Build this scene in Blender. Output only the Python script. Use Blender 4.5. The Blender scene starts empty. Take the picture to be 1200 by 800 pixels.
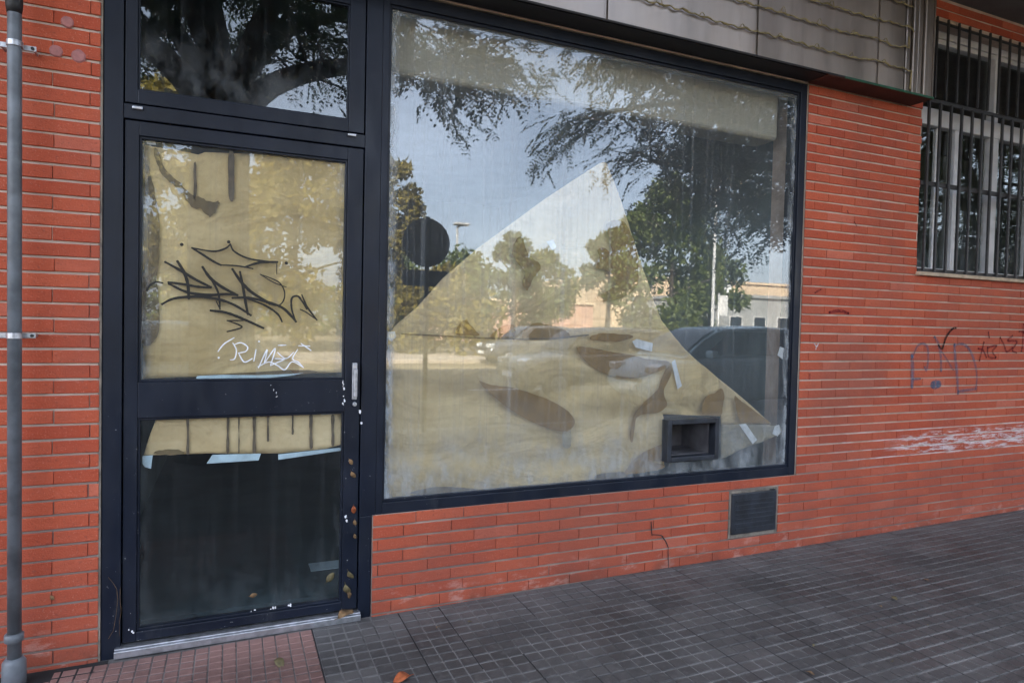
import bpy, bmesh, math, random
from mathutils import Vector, Matrix, noise as mnoise
random.seed(11)
SC = bpy.context.scene
COL = SC.collection
R = math.radians

# ------------------------------------------------------------------ camera
CAM = Vector((0.0, -3.05, 1.40))
FPX = 765.27
AX_R = Vector((0.91779757, -0.39642621, 0.02222358))
AX_U = Vector((-0.00944609, 0.03415521, 0.9993719))
AX_F = Vector((0.39693627, 0.91743102, -0.02760289))
cam_d = bpy.data.cameras.new('camera')
cam = bpy.data.objects.new('camera', cam_d); COL.objects.link(cam)
cam_d.sensor_width = 36.0
cam_d.lens = 36.0 * FPX / 1200.0
cam_d.clip_start = 0.05; cam_d.clip_end = 2000
m = Matrix((AX_R, AX_U, -AX_F)).transposed().to_4x4(); m.translation = CAM
cam.matrix_world = m
SC.camera = cam


def at(px, py, y):
    """survey helper: where the sight line of a measured point meets the upright plane at depth y"""
    d = AX_R * ((px - 600) / FPX) - AX_U * ((py - 400) / FPX) + AX_F
    t = (y - CAM.y) / d.y
    return CAM + d * t


def xz(px, py, y):
    p = at(px, py, y)
    return (p.x, p.z)


# ------------------------------------------------------------------ materials
def new_mat(name):
    m = bpy.data.materials.new(name); m.use_nodes = True
    nt = m.node_tree; nt.nodes.clear()
    out = nt.nodes.new('ShaderNodeOutputMaterial')
    return m, nt, out


class NT:
    def __init__(s, name):
        s.m, s.nt, s.out = new_mat(name)

    def n(s, t, **k):
        nd = s.nt.nodes.new('ShaderNode' + t)
        for a, b in k.items(): setattr(nd, a, b)
        return nd

    def l(s, a, b): s.nt.links.new(a, b)

    def coord(s, scale=(1, 1, 1), loc=(0, 0, 0)):
        g = s.n('NewGeometry'); mp = s.n('Mapping')
        mp.inputs['Scale'].default_value = scale; mp.inputs['Location'].default_value = loc
        s.l(g.outputs['Position'], mp.inputs['Vector']); return mp.outputs['Vector']

    def ocoord(s, scale=(1, 1, 1)):
        g = s.n('TexCoord'); mp = s.n('Mapping'); mp.inputs['Scale'].default_value = scale
        s.l(g.outputs['Object'], mp.inputs['Vector']); return mp.outputs['Vector']

    def noise(s, vec, scale, detail=4, rough=.55, dist=0.0):
        t = s.n('TexNoise'); t.inputs['Scale'].default_value = scale; t.inputs['Detail'].default_value = detail
        t.inputs['Roughness'].default_value = rough; t.inputs['Distortion'].default_value = dist
        s.l(vec, t.inputs['Vector']); return t.outputs['Fac']

    def ramp(s, f, a, b, va=0., vb=1.):
        r = s.n('MapRange'); r.interpolation_type = 'SMOOTHSTEP'
        r.inputs['From Min'].default_value = a; r.inputs['From Max'].default_value = b
        r.inputs['To Min'].default_value = va; r.inputs['To Max'].default_value = vb
        s.l(f, r.inputs['Value']); return r.outputs['Result']

    def math(s, op, a, b=None, c=None):
        r = s.n('Math', operation=op)
        for i, v in enumerate((a, b, c)):
            if v is None: continue
            if isinstance(v, (int, float)): r.inputs[i].default_value = v
            else: s.l(v, r.inputs[i])
        return r.outputs[0]

    def mix(s, f, a, b, blend='MIX'):
        r = s.n('Mix', data_type='RGBA', blend_type=blend)
        if isinstance(f, (int, float)): r.inputs['Factor'].default_value = f
        else: s.l(f, r.inputs['Factor'])
        for k, v in ((6, a), (7, b)):
            if isinstance(v, tuple): r.inputs[k].default_value = v if len(v) == 4 else (*v, 1)
            else: s.l(v, r.inputs[k])
        return r.outputs[2]

    def pos(s):
        g = s.n('NewGeometry'); q = s.n('SeparateXYZ'); s.l(g.outputs['Position'], q.inputs[0]); return q.outputs

    def bump(s, h, strength, dist=.01):
        b = s.n('Bump'); b.inputs['Strength'].default_value = strength; b.inputs['Distance'].default_value = dist
        s.l(h, b.inputs['Height']); return b.outputs['Normal']

    def pbsdf(s, col, rough=.6, metal=0., normal=None, spec=.5):
        p = s.n('BsdfPrincipled')
        for k, v in (('Base Color', col), ('Roughness', rough), ('Metallic', metal), ('Specular IOR Level', spec)):
            if isinstance(v, tuple): p.inputs[k].default_value = v if len(v) == 4 else (*v, 1)
            elif isinstance(v, (int, float)): p.inputs[k].default_value = v
            else: s.l(v, p.inputs[k])
        if normal is not None: s.l(normal, p.inputs['Normal'])
        return p

    def done(s, shader):
        s.l(shader.outputs[0] if hasattr(shader, 'outputs') else shader, s.out.inputs['Surface']); return s.m


def simple(name, col, rough=.6, metal=0., var=.25, scale=12., bump=.15, spec=.5):
    t = NT(name)
    v = t.coord()
    n = t.noise(v, scale, 5)
    dark = tuple(c * (1 - var) for c in col); lite = tuple(min(1, c * (1 + var)) for c in col)
    c = t.mix(t.ramp(n, .3, .7), dark, lite)
    b = t.bump(t.noise(v, scale * 6, 3), bump, .004)
    return t.done(t.pbsdf(c, rough, metal, b, spec))


def brick_material():
    t = NT('brick')
    a = t.n('Attribute', attribute_name='tint')
    q = t.n('SeparateColor'); t.l(a.outputs['Color'], q.inputs[0])
    v = t.coord()
    c = t.mix(q.outputs[0], (.385, .062, .025), (.475, .096, .042))
    c = t.mix(t.ramp(q.outputs[1], .93, .97, 0, .55), c, (.54, .155, .095))
    c = t.mix(t.ramp(t.noise(v, 3.0, 5, .6), .45, .72, 0, .55), c, (.30, .062, .037))      # large tone drift
    c = t.mix(t.ramp(t.noise(t.coord((1, 1, 4)), 14, 6, .7), .56, .72, 0, .38), c, (.56, .19, .13))   # chalky smears
    c = t.mix(t.ramp(t.noise(v, 70, 3), .58, .70, 0, .5), c, (.17, .045, .03))
    c = t.mix(t.ramp(t.noise(v, 150, 2), .62, .68, 0, .45), c, (.60, .24, .17))
    c = t.mix(t.ramp(t.noise(t.coord((.8, 1, .5)), 1.1, 6, .65), .44, .70, 0, .52), c, (.20, .068, .048))   # street grime
    p = t.pos()
    # spilled whitewash on the wall right of the shop window
    mx = t.math('MULTIPLY', t.ramp(p[0], 3.7, 4.9), t.ramp(p[2], .50, .60))
    mx = t.math('MULTIPLY', mx, t.ramp(p[2], .75, .64))
    wn = t.noise(t.coord((.9, 1, 9)), 5.5, 9, .80)
    c = t.mix(t.ramp(t.math('MULTIPLY', t.ramp(wn, .485, .56), mx), .18, .55, 0, .85), c, (.66, .60, .61))
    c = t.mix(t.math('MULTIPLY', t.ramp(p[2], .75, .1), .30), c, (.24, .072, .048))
    # damp base and lime bloom close to the pavement
    lo = t.ramp(p[2], .22, .02)
    c = t.mix(t.math('MULTIPLY', lo, t.ramp(t.noise(t.coord((1, 1, 2.2)), 8, 7, .7), .52, .64, 0, .55)), c, (.50, .30, .25))
    c = t.mix(t.math('MULTIPLY', t.ramp(p[2], .14, .0), t.ramp(t.noise(v, 5, 5), .4, .65, 0, .6)), c, (.13, .045, .03))
    b = t.bump(t.math('ADD', t.noise(v, 160, 4), t.math('MULTIPLY', t.noise(t.coord((1, 1, 2)), 30, 4), 1.2)), .55, .004)
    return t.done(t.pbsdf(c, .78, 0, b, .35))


def mortar_material():
    t = NT('mortar'); v = t.coord()
    c = t.mix(t.ramp(t.noise(v, 6, 6), .35, .7), (.42, .33, .27), (.58, .47, .39))
    p = t.pos()
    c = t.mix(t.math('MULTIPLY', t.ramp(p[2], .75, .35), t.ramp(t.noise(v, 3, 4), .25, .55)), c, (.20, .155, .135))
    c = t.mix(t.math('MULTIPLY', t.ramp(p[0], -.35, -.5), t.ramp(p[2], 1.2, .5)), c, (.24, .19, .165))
    wl = t.math('MULTIPLY', t.math('MULTIPLY', t.ramp(p[0], 3.3, 4.2), t.ramp(p[2], .44, .56)), t.ramp(p[2], .80, .68))
    c = t.mix(t.math('MULTIPLY', wl, t.ramp(t.noise(t.coord((1, 1, 3)), 5, 6, .7), .40, .58, 0, .8)), c, (.74, .70, .70))
    b = t.bump(t.noise(v, 220, 4), .5, .003)
    return t.done(t.pbsdf(c, .9, 0, b, .2))


def frame_material():
    t = NT('dark blue grey lacquer'); v = t.coord()
    c = t.mix(t.ramp(t.noise(v, 4, 5), .3, .7), (.0055, .0085, .0165), (.0085, .0125, .024))
    p = t.pos()
    low = t.ramp(p[2], 1.5, .1)
    c = t.mix(t.math('MULTIPLY', low, t.ramp(t.noise(t.coord((1, 1, .35)), 9, 7, .7), .55, .72, 0, .35)), c, (.07, .075, .08))
    sp = t.ramp(t.noise(v, 95, 2), .735, .76)
    c = t.mix(t.math('MULTIPLY', sp, low), c, (.5, .5, .5))
    c = t.mix(t.ramp(t.noise(t.coord((9, 1, .8)), 8, 6, .75), .66, .72, 0, .35), c, (.06, .066, .08))
    c = t.mix(t.ramp(t.noise(v, 2.2, 6, .7), .55, .75, 0, .5), c, (.020, .025, .036))
    r = t.ramp(t.noise(t.coord((1, 1, .3)), 11, 5), .3, .7, .30, .52)
    return t.done(t.pbsdf(c, r, 0, t.bump(t.noise(v, 30, 2), .05, .002), .30))


def glass_material(name, r0=.075, dirt=1.0, zlow=.55, zhigh=2.86, xl=None, xr=None, streak=1.0, haze=.0):
    t = NT(name)
    lw = t.n('LayerWeight'); lw.inputs['Blend'].default_value = .5
    f5 = t.math('POWER', lw.outputs['Facing'], 5.0)
    fr = t.math('MULTIPLY_ADD', f5, 1 - r0, r0)
    tr = t.n('BsdfTransparent'); tr.inputs['Color'].default_value = (.965, .972, .966, 1)
    gl = t.n('BsdfGlossy'); gl.inputs['Roughness'].default_value = 0.0
    gl.inputs['Color'].default_value = (.97, 1, 1, 1)
    t.l(t.bump(t.noise(t.coord((1, 1, 1)), 1.2, 1), .0015, .05), gl.inputs['Normal'])
    mx = t.n('MixShader'); t.l(fr, mx.inputs[0]); t.l(tr.outputs[0], mx.inputs[1]); t.l(gl.outputs[0], mx.inputs[2])
    p = t.pos()
    # rain streaks, dust towards the foot and in the corners
    st = t.ramp(t.noise(t.coord((46, 1, .35)), 1.0, 5, .7), .46, .80, 0, .11 * streak)
    st2 = t.ramp(t.noise(t.coord((14, 1, .22)), 1.0, 3, .6), .60, .78, 0, .10 * streak)
    ft = t.math('MULTIPLY', t.ramp(p[2], zlow + .42, zlow), t.ramp(t.noise(t.coord((3.5, 1, 2.2)), 2.4, 7, .7), .38, .70, 0, .30 * dirt))
    d = t.math('ADD', t.math('ADD', st, st2), ft)
    if xl is not None:
        d = t.math('ADD', d, t.math('MULTIPLY', t.ramp(p[0], xl + .055, xl), t.ramp(t.noise(t.coord((8, 1, 2.5)), 4, 6, .7), .36, .62, 0, .55 * dirt)))
    if xr is not None:
        d = t.math('ADD', d, t.math('MULTIPLY', t.ramp(p[0], xr - .06, xr), t.ramp(t.noise(t.coord((8, 1, 2)), 4, 6, .7), .4, .62, 0, .45 * dirt)))
    d = t.math('ADD', d, t.math('MULTIPLY', t.ramp(p[2], zhigh - .06, zhigh), .10 * dirt))
    d = t.math('ADD', d, t.ramp(t.noise(t.coord(), 130, 2), .74, .78, 0, .22 * dirt))
    d = t.math('ADD', d, t.ramp(t.noise(t.coord((1, 1, .7)), 1.6, 6, .6), .25, .75, haze * .4, haze))
    d = t.math('MINIMUM', d, .75)
    df = t.n('BsdfDiffuse'); df.inputs['Color'].default_value = (.50, .53, .55, 1)
    mx2 = t.n('MixShader'); t.l(d, mx2.inputs[0]); t.l(mx.outputs[0], mx2.inputs[1]); t.l(df.outputs[0], mx2.inputs[2])
    return t.done(mx2)


def paper_material(name, lite, dark, wr=.5):
    t = NT(name); v = t.coord()
    big = t.noise(t.coord((1, 1, 1.6)), 2.0, 6, .6, .6)
    c = t.mix(t.ramp(big, .32, .68), dark, lite)
    c = t.mix(t.ramp(t.noise(t.coord((1, 1, .25)), 7, 6, .65), .56, .74, 0, .5), c, tuple(x * .62 for x in dark))
    c = t.mix(t.ramp(t.noise(v, 60, 3), .5, .8, 0, .25), c, tuple(x * .7 for x in dark))
    h = t.math('ADD', t.noise(t.coord((1, 1, 2)), 2.3, 3, .5, 1.0), t.math('MULTIPLY', t.noise(v, 9, 3), .25))
    return t.done(t.pbsdf(c, .85, 0, t.bump(h, wr, .06), .2))


def tile_material(name, a_, b_):
    t = NT(name); v = t.coord()
    a = t.n('Attribute', attribute_name='tint'); q = t.n('SeparateColor'); t.l(a.outputs['Color'], q.inputs[0])
    c = t.mix(q.outputs[0], a_, b_)
    c = t.mix(t.ramp(q.outputs[1], .955, .97, 0, .45), c, tuple(min(1, x * 1.6) for x in b_))
    c = t.mix(t.ramp(t.noise(v, 1.6, 6, .65),   .45, .68, 0, .65), c, tuple(x * .55 for x in a_))
    c = t.mix(t.ramp(t.noise(v, 25, 5), .52, .72, 0, .45), c, tuple(x * 1.55 for x in b_))
    c = t.mix(t.ramp(t.noise(v, 9, 2), .735, .75, 0, .8), c, (.018, .018, .02))         # old gum
    p = t.pos()
    c = t.mix(t.math('MULTIPLY', t.ramp(p[1], -.42, -.05), t.ramp(t.noise(v, 4, 5), .3, .6, .2, .6)), c, tuple(x * 1.9 for x in b_))
    r = t.ramp(t.noise(v, 2.2, 4), .3, .7, .48, .75)
    return t.done(t.pbsdf(c, r, 0, t.bump(t.math('ADD', t.noise(v, 240, 3), t.noise(v, 60, 3)), .6, .003), .4))


def groove_material():
    t = NT('dusty groove'); v = t.coord()
    c = t.mix(t.ramp(t.noise(v, 3, 6, .7), .36, .62), (.07, .068, .067), (.20, .192, .186))
    return t.done(t.pbsdf(c, .95, 0, None, .1))


def asphalt_material():
    t = NT('asphalt'); v = t.coord()
    c = t.mix(t.ramp(t.noise(v, 1.2, 6), .3, .7), (.040, .040, .042), (.065, .064, .062))
    return t.done(t.pbsdf(c, .85, 0, t.bump(t.noise(v, 180, 3), .5, .005), .3))


def leaf_material(name, a_, b_, trans=.30):
    t = NT(name); v = t.coord()
    g = t.n('NewGeometry')
    c = t.mix(g.outputs['Random Per Island'], a_, b_)
    c = t.mix(t.ramp(t.noise(v, .9, 3), .35, .7, 0, .5), c, tuple(x * 1.25 for x in b_))
    d = t.pbsdf(c, .5, 0, None, .4)
    tl = t.n('BsdfTranslucent'); t.l(c, tl.inputs['Color'])
    mx = t.n('MixShader'); mx.inputs[0].default_value = trans
    t.l(d.outputs[0], mx.inputs[1]); t.l(tl.outputs[0], mx.inputs[2])
    return t.done(mx)


def bark_material():
    t = NT('bark'); v = t.coord((1, 1, .25))
    n = t.noise(v, 14, 7, .7, 1.2)
    c = t.mix(t.ramp(n, .35, .65), (.035, .028, .022), (.115, .095, .075))
    return t.done(t.pbsdf(c, .95, 0, t.bump(n, .9, .03), .2))


def steel_material():
    t = NT('brushed sheet metal')
    v = t.coord((1, 1, .12))
    n = t.noise(v, 3.2, 5, .6)
    c = t.mix(t.ramp(n, .3, .7), (.25, .212, .182), (.37, .318, .278))
    c = t.mix(t.ramp(t.noise(t.coord((1, 1, .2)), 9, 6), .58, .75, 0, .5), c, (.20, .17, .155))
    r = t.ramp(n, .3, .7, .34, .50)
    return t.done(t.pbsdf(c, r, .75, t.bump(t.noise(t.coord((2.5, 1, .6)), 1.6, 2), .25, .03), .5))


def alpha_paint(name, col, dens):
    t = NT(name)
    tr = t.n('BsdfTransparent')
    df = t.n('BsdfDiffuse'); df.inputs['Color'].default_value = (*col, 1)
    f = t.ramp(t.noise(t.coord(), 45, 5, .7), .30, .62, dens * .35, dens)
    mx = t.n('MixShader'); t.l(f, mx.inputs[0]); t.l(tr.outputs[0], mx.inputs[1]); t.l(df.outputs[0], mx.inputs[2])
    return t.done(mx)


M = {}
M['brick'] = brick_material(); M['mortar'] = mortar_material(); M['frame'] = frame_material()
M['glass_shop'] = glass_material('shop window glass', .064, 1.0, .55, 2.86, .683, 3.237, 1.0, .062)
M['glass_door'] = glass_material('door glass', .042, .5, .09, 2.13, -.345, .49, .35, .04)
M['glass_low'] = glass_material('lower door glass', .020, .08, .09, .97, -.345, .49, .10, .012)
M['glass_top'] = glass_material('transom glass', .048, .3, 2.31, 2.9, None, None, .15)
M['glass_bar'] = glass_material('barred window glass', .05, .3, 1.85, 3.6, None, None, .2)
M['kraft'] = paper_material('kraft paper', (.65, .52, .31), (.52, .395, .215))
M['kraft_low'] = paper_material('damp kraft paper', (.66, .515, .28), (.49, .365, .175))
M['kraft_grey'] = paper_material('dusty kraft paper', (.40, .35, .25), (.22, .20, .15))
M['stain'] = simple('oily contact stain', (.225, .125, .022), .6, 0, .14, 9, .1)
M['stain_seam_dark'] = simple('dark glue stain and seam shade', (.135, .095, .042), .7, 0, .2, 14, .1)
M['drip'] = simple('drip mark', (.12, .092, .06), .8, 0, .3, 20, .1)
M['backing'] = simple('pale blue backing film', (.42, .55, .62), .5, 0, .2, 10, .3)
M['tape'] = simple('white tape', (.66, .68, .70), .4, 0, .12, 20, .3)
M['tile'] = tile_material('grey pavement tile', (.047, .0445, .044), (.074, .070, .0685))
M['redtile'] = tile_material('red pavement tile', (.115, .064, .056), (.185, .105, .090))
M['groove'] = groove_material(); M['asphalt'] = asphalt_material()
M['joint'] = simple('dark joint', (.014, .014, .015), .9, 0, .4, 8, .2)
M['alu'] = simple('worn aluminium', (.46, .47, .50), .38, .85, .2, 30, .2)
M['pipe'] = simple('grey plastic pipe', (.125, .14, .155), .45, 0, .35, 9, .15)
M['black'] = simple('black rubber', (.012, .012, .013), .6, 0, .3, 9, .1)
M['soffit'] = simple('dark soffit board', (.012, .010, .010), .7, 0, .3, 6, .1)
M['soffit_red'] = simple('rusty brown soffit', (.060, .018, .013), .7, 0, .3, 6, .1)
M['green'] = simple('green painted edge', (.008, .065, .035), .5, 0, .4, 14, .2)
M['steel'] = steel_material()
M['whiteframe'] = simple('white lacquered aluminium', (.62, .62, .63), .45, 0, .12, 6, .05)
M['bar'] = simple('dark painted iron', (.022, .021, .022), .5, 0, .3, 14, .2)
M['sill'] = simple('sandy stone sill', (.44, .34, .24), .8, 0, .2, 14, .3)
M['cement'] = simple('cement render', (.185, .158, .128), .9, 0, .35, 18, .5)
M['vent'] = simple('scratched dark sheet', (.016, .019, .026), .45, 0, .5, 11, .15)
M['cord'] = simple('yellowed plastic cord', (.24, .19, .085), .6, 0, .35, 25, .1)
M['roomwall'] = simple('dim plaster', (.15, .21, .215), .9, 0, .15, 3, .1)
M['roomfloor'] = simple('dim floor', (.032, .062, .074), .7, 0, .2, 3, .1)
M['pelmet'] = simple('cream shutter box', (.46, .43, .34), .6, 0, .05, 3, .05)
M['render'] = simple('pale render', (.46, .43, .40), .85, 0, .15, 1.2, .2)
M['slab'] = simple('stained concrete slab', (.11, .105, .10), .9, 0, .2, 3, .2)
M['putty'] = simple('pinkish putty', (.36, .145, .135), .7, 0, .15, 50, .2)
M['inkblack'] = simple('black marker paint', (.008, .008, .009), .35, 0, .2, 30, .05)
M['inkwhite'] = simple('white marker paint', (.78, .78, .80), .5, 0, .12, 30, .05)
M['spray_blue'] = alpha_paint('faded blue spray', (.12, .15, .22), .56)
M['spray_black'] = alpha_paint('black spray', (.012, .012, .014), .95)
M['spray_red'] = alpha_paint('faded wine spray', (.20, .022, .03), .70)
M['scuff'] = alpha_paint('white scuff', (.75, .72, .74), .8)
M['leaf'] = leaf_material('street tree leaf', (.048, .078, .028), (.080, .110, .038))
M['leaf_yellow'] = leaf_material('yellowing leaf', (.16, .135, .026), (.23, .185, .036), .35)
M['leaf_mid'] = leaf_material('bright green leaf', (.075, .105, .026), (.12, .15, .036), .35)
M['bark'] = bark_material()
M['dry'] = simple('dry leaf', (.17, .10, .045), .8, 0, .5, 40, .3)
M['dry_red'] = simple('rusty dry leaf', (.30, .075, .022), .8, 0, .4, 40, .3)
M['dry_green'] = simple('fading leaf', (.105, .085, .038), .7, 0, .4, 40, .3)
M['lamp'] = simple('galvanised post', (.55, .55, .55), .5, .3, .1, 4, .05)
M['signback'] = simple('grey sign back', (.045, .05, .055), .5, .2, .15, 8, .1)
M['signred'] = simple('sign red', (.45, .02, .02), .4, 0, .1, 8, .02)
M['signblue'] = simple('sign blue', (.02, .06, .30), .4, 0, .1, 8, .02)
M['car_blue'] = simple('dark blue car paint', (.34, .46, .54), .25, .0, .05, 3, .0)
M['car_silver'] = simple('silver car paint', (.15, .155, .16), .22, .3, .05, 3, .0)
M['car_white'] = simple('white car paint', (.72, .72, .72), .15, 0, .04, 3, .0)
M['car_glass'] = simple('tinted car glass', (.010, .013, .015), .03, 0, .05, 3, .0)
M['tyre'] = simple('tyre rubber', (.015, .015, .016), .8, 0, .2, 9, .2)
M['rim'] = simple('alloy rim', (.45, .45, .46), .35, .8, .1, 9, .05)
M['headlamp'] = simple('clear lamp lens', (.70, .72, .74), .08, .2, .05, 9, .0)
M['taillamp'] = simple('red lamp lens', (.35, .01, .01), .15, 0, .1, 9, .0)
M['plate'] = simple('white plate', (.75, .75, .75), .4, 0, .05, 9, .0)
M['beige'] = simple('beige facade', (.55, .42, .29), .85, 0, .08, .6, .1)
M['greywall'] = simple('grey facade', (.30, .31, .31), .85, 0, .10, .6, .1)
M['pinkwall'] = simple('pinkish wall', (.48, .30, .23), .85, 0, .15, 1.0, .1)
M['far_ground'] = simple('dry verge', (.26, .21, .13), .95, 0, .3, .5, .2)
M['far_paving'] = simple('pale paving', (.42, .36, .30), .9, 0, .15, .8, .1)
M['darkglass'] = simple('dark window glass', (.02, .025, .03), .08, 0, .1, 2, .0)


# ------------------------------------------------------------------ mesh helpers
class MB:
    def __init__(s): s.v = []; s.f = []; s.t = []; s.tint = (0.5, 0.5)

    def add(s, vs, fs):
        o = len(s.v); s.v += [tuple(x) for x in vs]; s.f += [tuple(i + o for i in f) for f in fs]
        s.t += [s.tint] * len(vs); return s

    def box(s, x0, x1, y0, y1, z0, z1):
        return s.add([(x0, y0, z0), (x1, y0, z0), (x1, y1, z0), (x0, y1, z0), (x0, y0, z1), (x1, y0, z1), (x1, y1, z1), (x0, y1, z1)],
                     [(0, 3, 2, 1), (4, 5, 6, 7), (0, 1, 5, 4), (1, 2, 6, 5), (2, 3, 7, 6), (3, 0, 4, 7)])

    def obox(s, c, ex, ey, ez):
        c = Vector(c); ex = Vector(ex); ey = Vector(ey); ez = Vector(ez)
        vs = [c + a * ex + b * ey + d * ez for d in (-1, 1) for a, b in ((-1, -1), (1, -1), (1, 1), (-1, 1))]
        return s.add(vs, [(0, 3, 2, 1), (4, 5, 6, 7), (0, 1, 5, 4), (1, 2, 6, 5), (2, 3, 7, 6), (3, 0, 4, 7)])

    def tube(s, pts, rad, n=8, caps=True):
        pts = [Vector(p) for p in pts]
        if not hasattr(rad, '__len__'): rad = [rad] * len(pts)
        up = Vector((0, 0, 1)); vs = []; fs = []; prev = None
        for i, p in enumerate(pts):
            d = (pts[min(i + 1, len(pts) - 1)] - pts[max(i - 1, 0)])
            d = d.normalized() if d.length > 1e-9 else Vector((0, 0, 1))
            if prev is None:
                a = d.cross(up)
                if a.length < .1: a = d.cross(Vector((1, 0, 0)))
            else: a = prev - d * prev.dot(d)
            a.normalize(); prev = a; b = d.cross(a)
            for k in range(n):
                t = 2 * math.pi * k / n; vs.append(p + (a * math.cos(t) + b * math.sin(t)) * rad[i])
        for i in range(len(pts) - 1):
            for k in range(n):
                fs.append((i * n + k, i * n + (k + 1) % n, (i + 1) * n + (k + 1) % n, (i + 1) * n + k))
        if caps:
            fs.append(tuple(range(n))[::-1]); fs.append(tuple((len(pts) - 1) * n + k for k in range(n)))
        return s.add(vs, fs)

    def slab(s, poly, y0, y1):
        """outline in x,z given thickness from y0 (front) to y1"""
        n = len(poly)
        vs = [(x, y0, z) for x, z in poly] + [(x, y1, z) for x, z in poly]
        fs = [tuple(range(n)), tuple(range(2 * n - 1, n - 1, -1))] + [(i, i + n, (i + 1) % n + n, (i + 1) % n) for i in range(n)]
        return s.add(vs, fs)

    def build(s, name, mat, parent=None, smooth=False, bevel=0, seg=2, sub=0, root=(0, 0, 0), label=None):
        me = bpy.data.meshes.new(name)
        rx, ry, rz = root
        me.from_pydata([(x - rx, y - ry, z - rz) for x, y, z in s.v], [], s.f)
        if any(t != (0.5, 0.5) for t in s.t):
            at_ = me.color_attributes.new('tint', 'FLOAT_COLOR', 'POINT')
            at_.data.foreach_set('color', [c for t in s.t for c in (t[0], t[1], 0, 1)])
        bm = bmesh.new(); bm.from_mesh(me); bmesh.ops.recalc_face_normals(bm, faces=bm.faces); bm.to_mesh(me); bm.free()
        me.materials.append(mat)
        if smooth: me.polygons.foreach_set('use_smooth', [True] * len(me.polygons))
        o = bpy.data.objects.new(name, me); COL.objects.link(o)
        if parent is not None: o.parent = parent
        if bevel:
            b = o.modifiers.new('bevel', 'BEVEL'); b.width = bevel; b.segments = seg; b.limit_method = 'ANGLE'; b.angle_limit = R(40)
        if sub:
            u = o.modifiers.new('sub', 'SUBSURF'); u.levels = sub; u.render_levels = sub
        if label: o['label'] = label
        return o


def tag(o, label=None, cat=None, group=None, kind=None):
    if label: o['label'] = label
    if cat: o['category'] = cat
    if group: o['group'] = group
    if kind: o['kind'] = kind
    return o


def thing(name, label, cat, loc=(0, 0, 0), rz=0, group=None):
    o = bpy.data.objects.new(name, None); COL.objects.link(o)
    o.location = loc; o.rotation_euler = (0, 0, rz); o.empty_display_size = .1
    return tag(o, label, cat, group)


def copy_tree(o, parent=None):
    c = o.copy(); COL.objects.link(c)
    if parent is not None: c.parent = parent
    for ch in list(o.children): copy_tree(ch, c)
    return c


def smooth_line(pts, n=8):
    if len(pts) < 3: return [(pts[0][0] + (pts[-1][0] - pts[0][0]) * i / n, pts[0][1] + (pts[-1][1] - pts[0][1]) * i / n) for i in range(n + 1)]
    P = [pts[0]] + list(pts) + [pts[-1]]; out = []
    for i in range(1, len(P) - 2):
        for k in range(n):
            t = k / n; q = []
            for c in (0, 1):
                a, b, d, e = P[i - 1][c], P[i][c], P[i + 1][c], P[i + 2][c]
                q.append(.5 * (2 * b + (d - a) * t + (2 * a - 5 * b + 4 * d - e) * t * t + (3 * b - a - 3 * d + e) * t ** 3))
            out.append(tuple(q))
    out.append(tuple(pts[-1])); return out


def smooth_closed(pts, n=5):
    out = []; L = len(pts)
    for i in range(L):
        a, b, d, e = pts[i - 1], pts[i], pts[(i + 1) % L], pts[(i + 2) % L]
        for k in range(n):
            t = k / n
            out.append(tuple(.5 * (2 * b[c] + (d[c] - a[c]) * t + (2 * a[c] - 5 * b[c] + 4 * d[c] - e[c]) * t * t + (3 * b[c] - a[c] - 3 * d[c] + e[c]) * t ** 3) for c in (0, 1)))
    return out


STROKE_N = [0]


def stroke(mb, pts, w, y, taper=.3):
    """a painted stroke lying on an upright face: pts are (x, z), w its width in metres"""
    P = smooth_line(pts); n = len(P); STROKE_N[0] += 1
    y = y - (STROKE_N[0] % 40) * 2.0e-5
    vs = []; fs = []
    for i, (x, z) in enumerate(P):
        a = P[max(i - 1, 0)]; b = P[min(i + 1, n - 1)]
        dx, dz = b[0] - a[0], b[1] - a[1]; L = math.hypot(dx, dz) or 1
        e = min(i, n - 1 - i) / max(1, n - 1)
        hw = w * .5 * (1 - taper + taper * min(1, e * 3)) * (.9 + .2 * random.random())
        nx, nz = -dz / L * hw, dx / L * hw
        yy = y - i * 4e-6
        vs += [(x + nx, yy, z + nz), (x - nx, yy, z - nz), (x + nx, yy + 3e-4, z + nz), (x - nx, yy + 3e-4, z - nz)]
    for i in range(n - 1):
        o = i * 4
        fs += [(o, o + 4, o + 5, o + 1), (o, o + 2, o + 6, o + 4), (o + 1, o + 5, o + 7, o + 3)]
    fs += [(0, 1, 3, 2), (4 * n - 4, 4 * n - 2, 4 * n - 1, 4 * n - 3)]
    mb.add(vs, fs)
    for (x, z) in (P[0], P[-1]):
        c = [(x + math.cos(t) * w * .42, z + math.sin(t) * w * .42) for t in [k * math.pi / 5 for k in range(10)]]
        mb.slab(c, y - 3.2e-4, y)


def dot(mb, p, r, y):
    mb.slab([(p[0] + math.cos(t) * r, p[1] + math.sin(t) * r) for t in [k * math.pi / 6 for k in range(12)]], y - 4e-4, y)


# ------------------------------------------------------------------ ground, pavement, road
SL = .0075


def gz(x): return SL * max(-6.0, min(x, 14.0)) - .002


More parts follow.
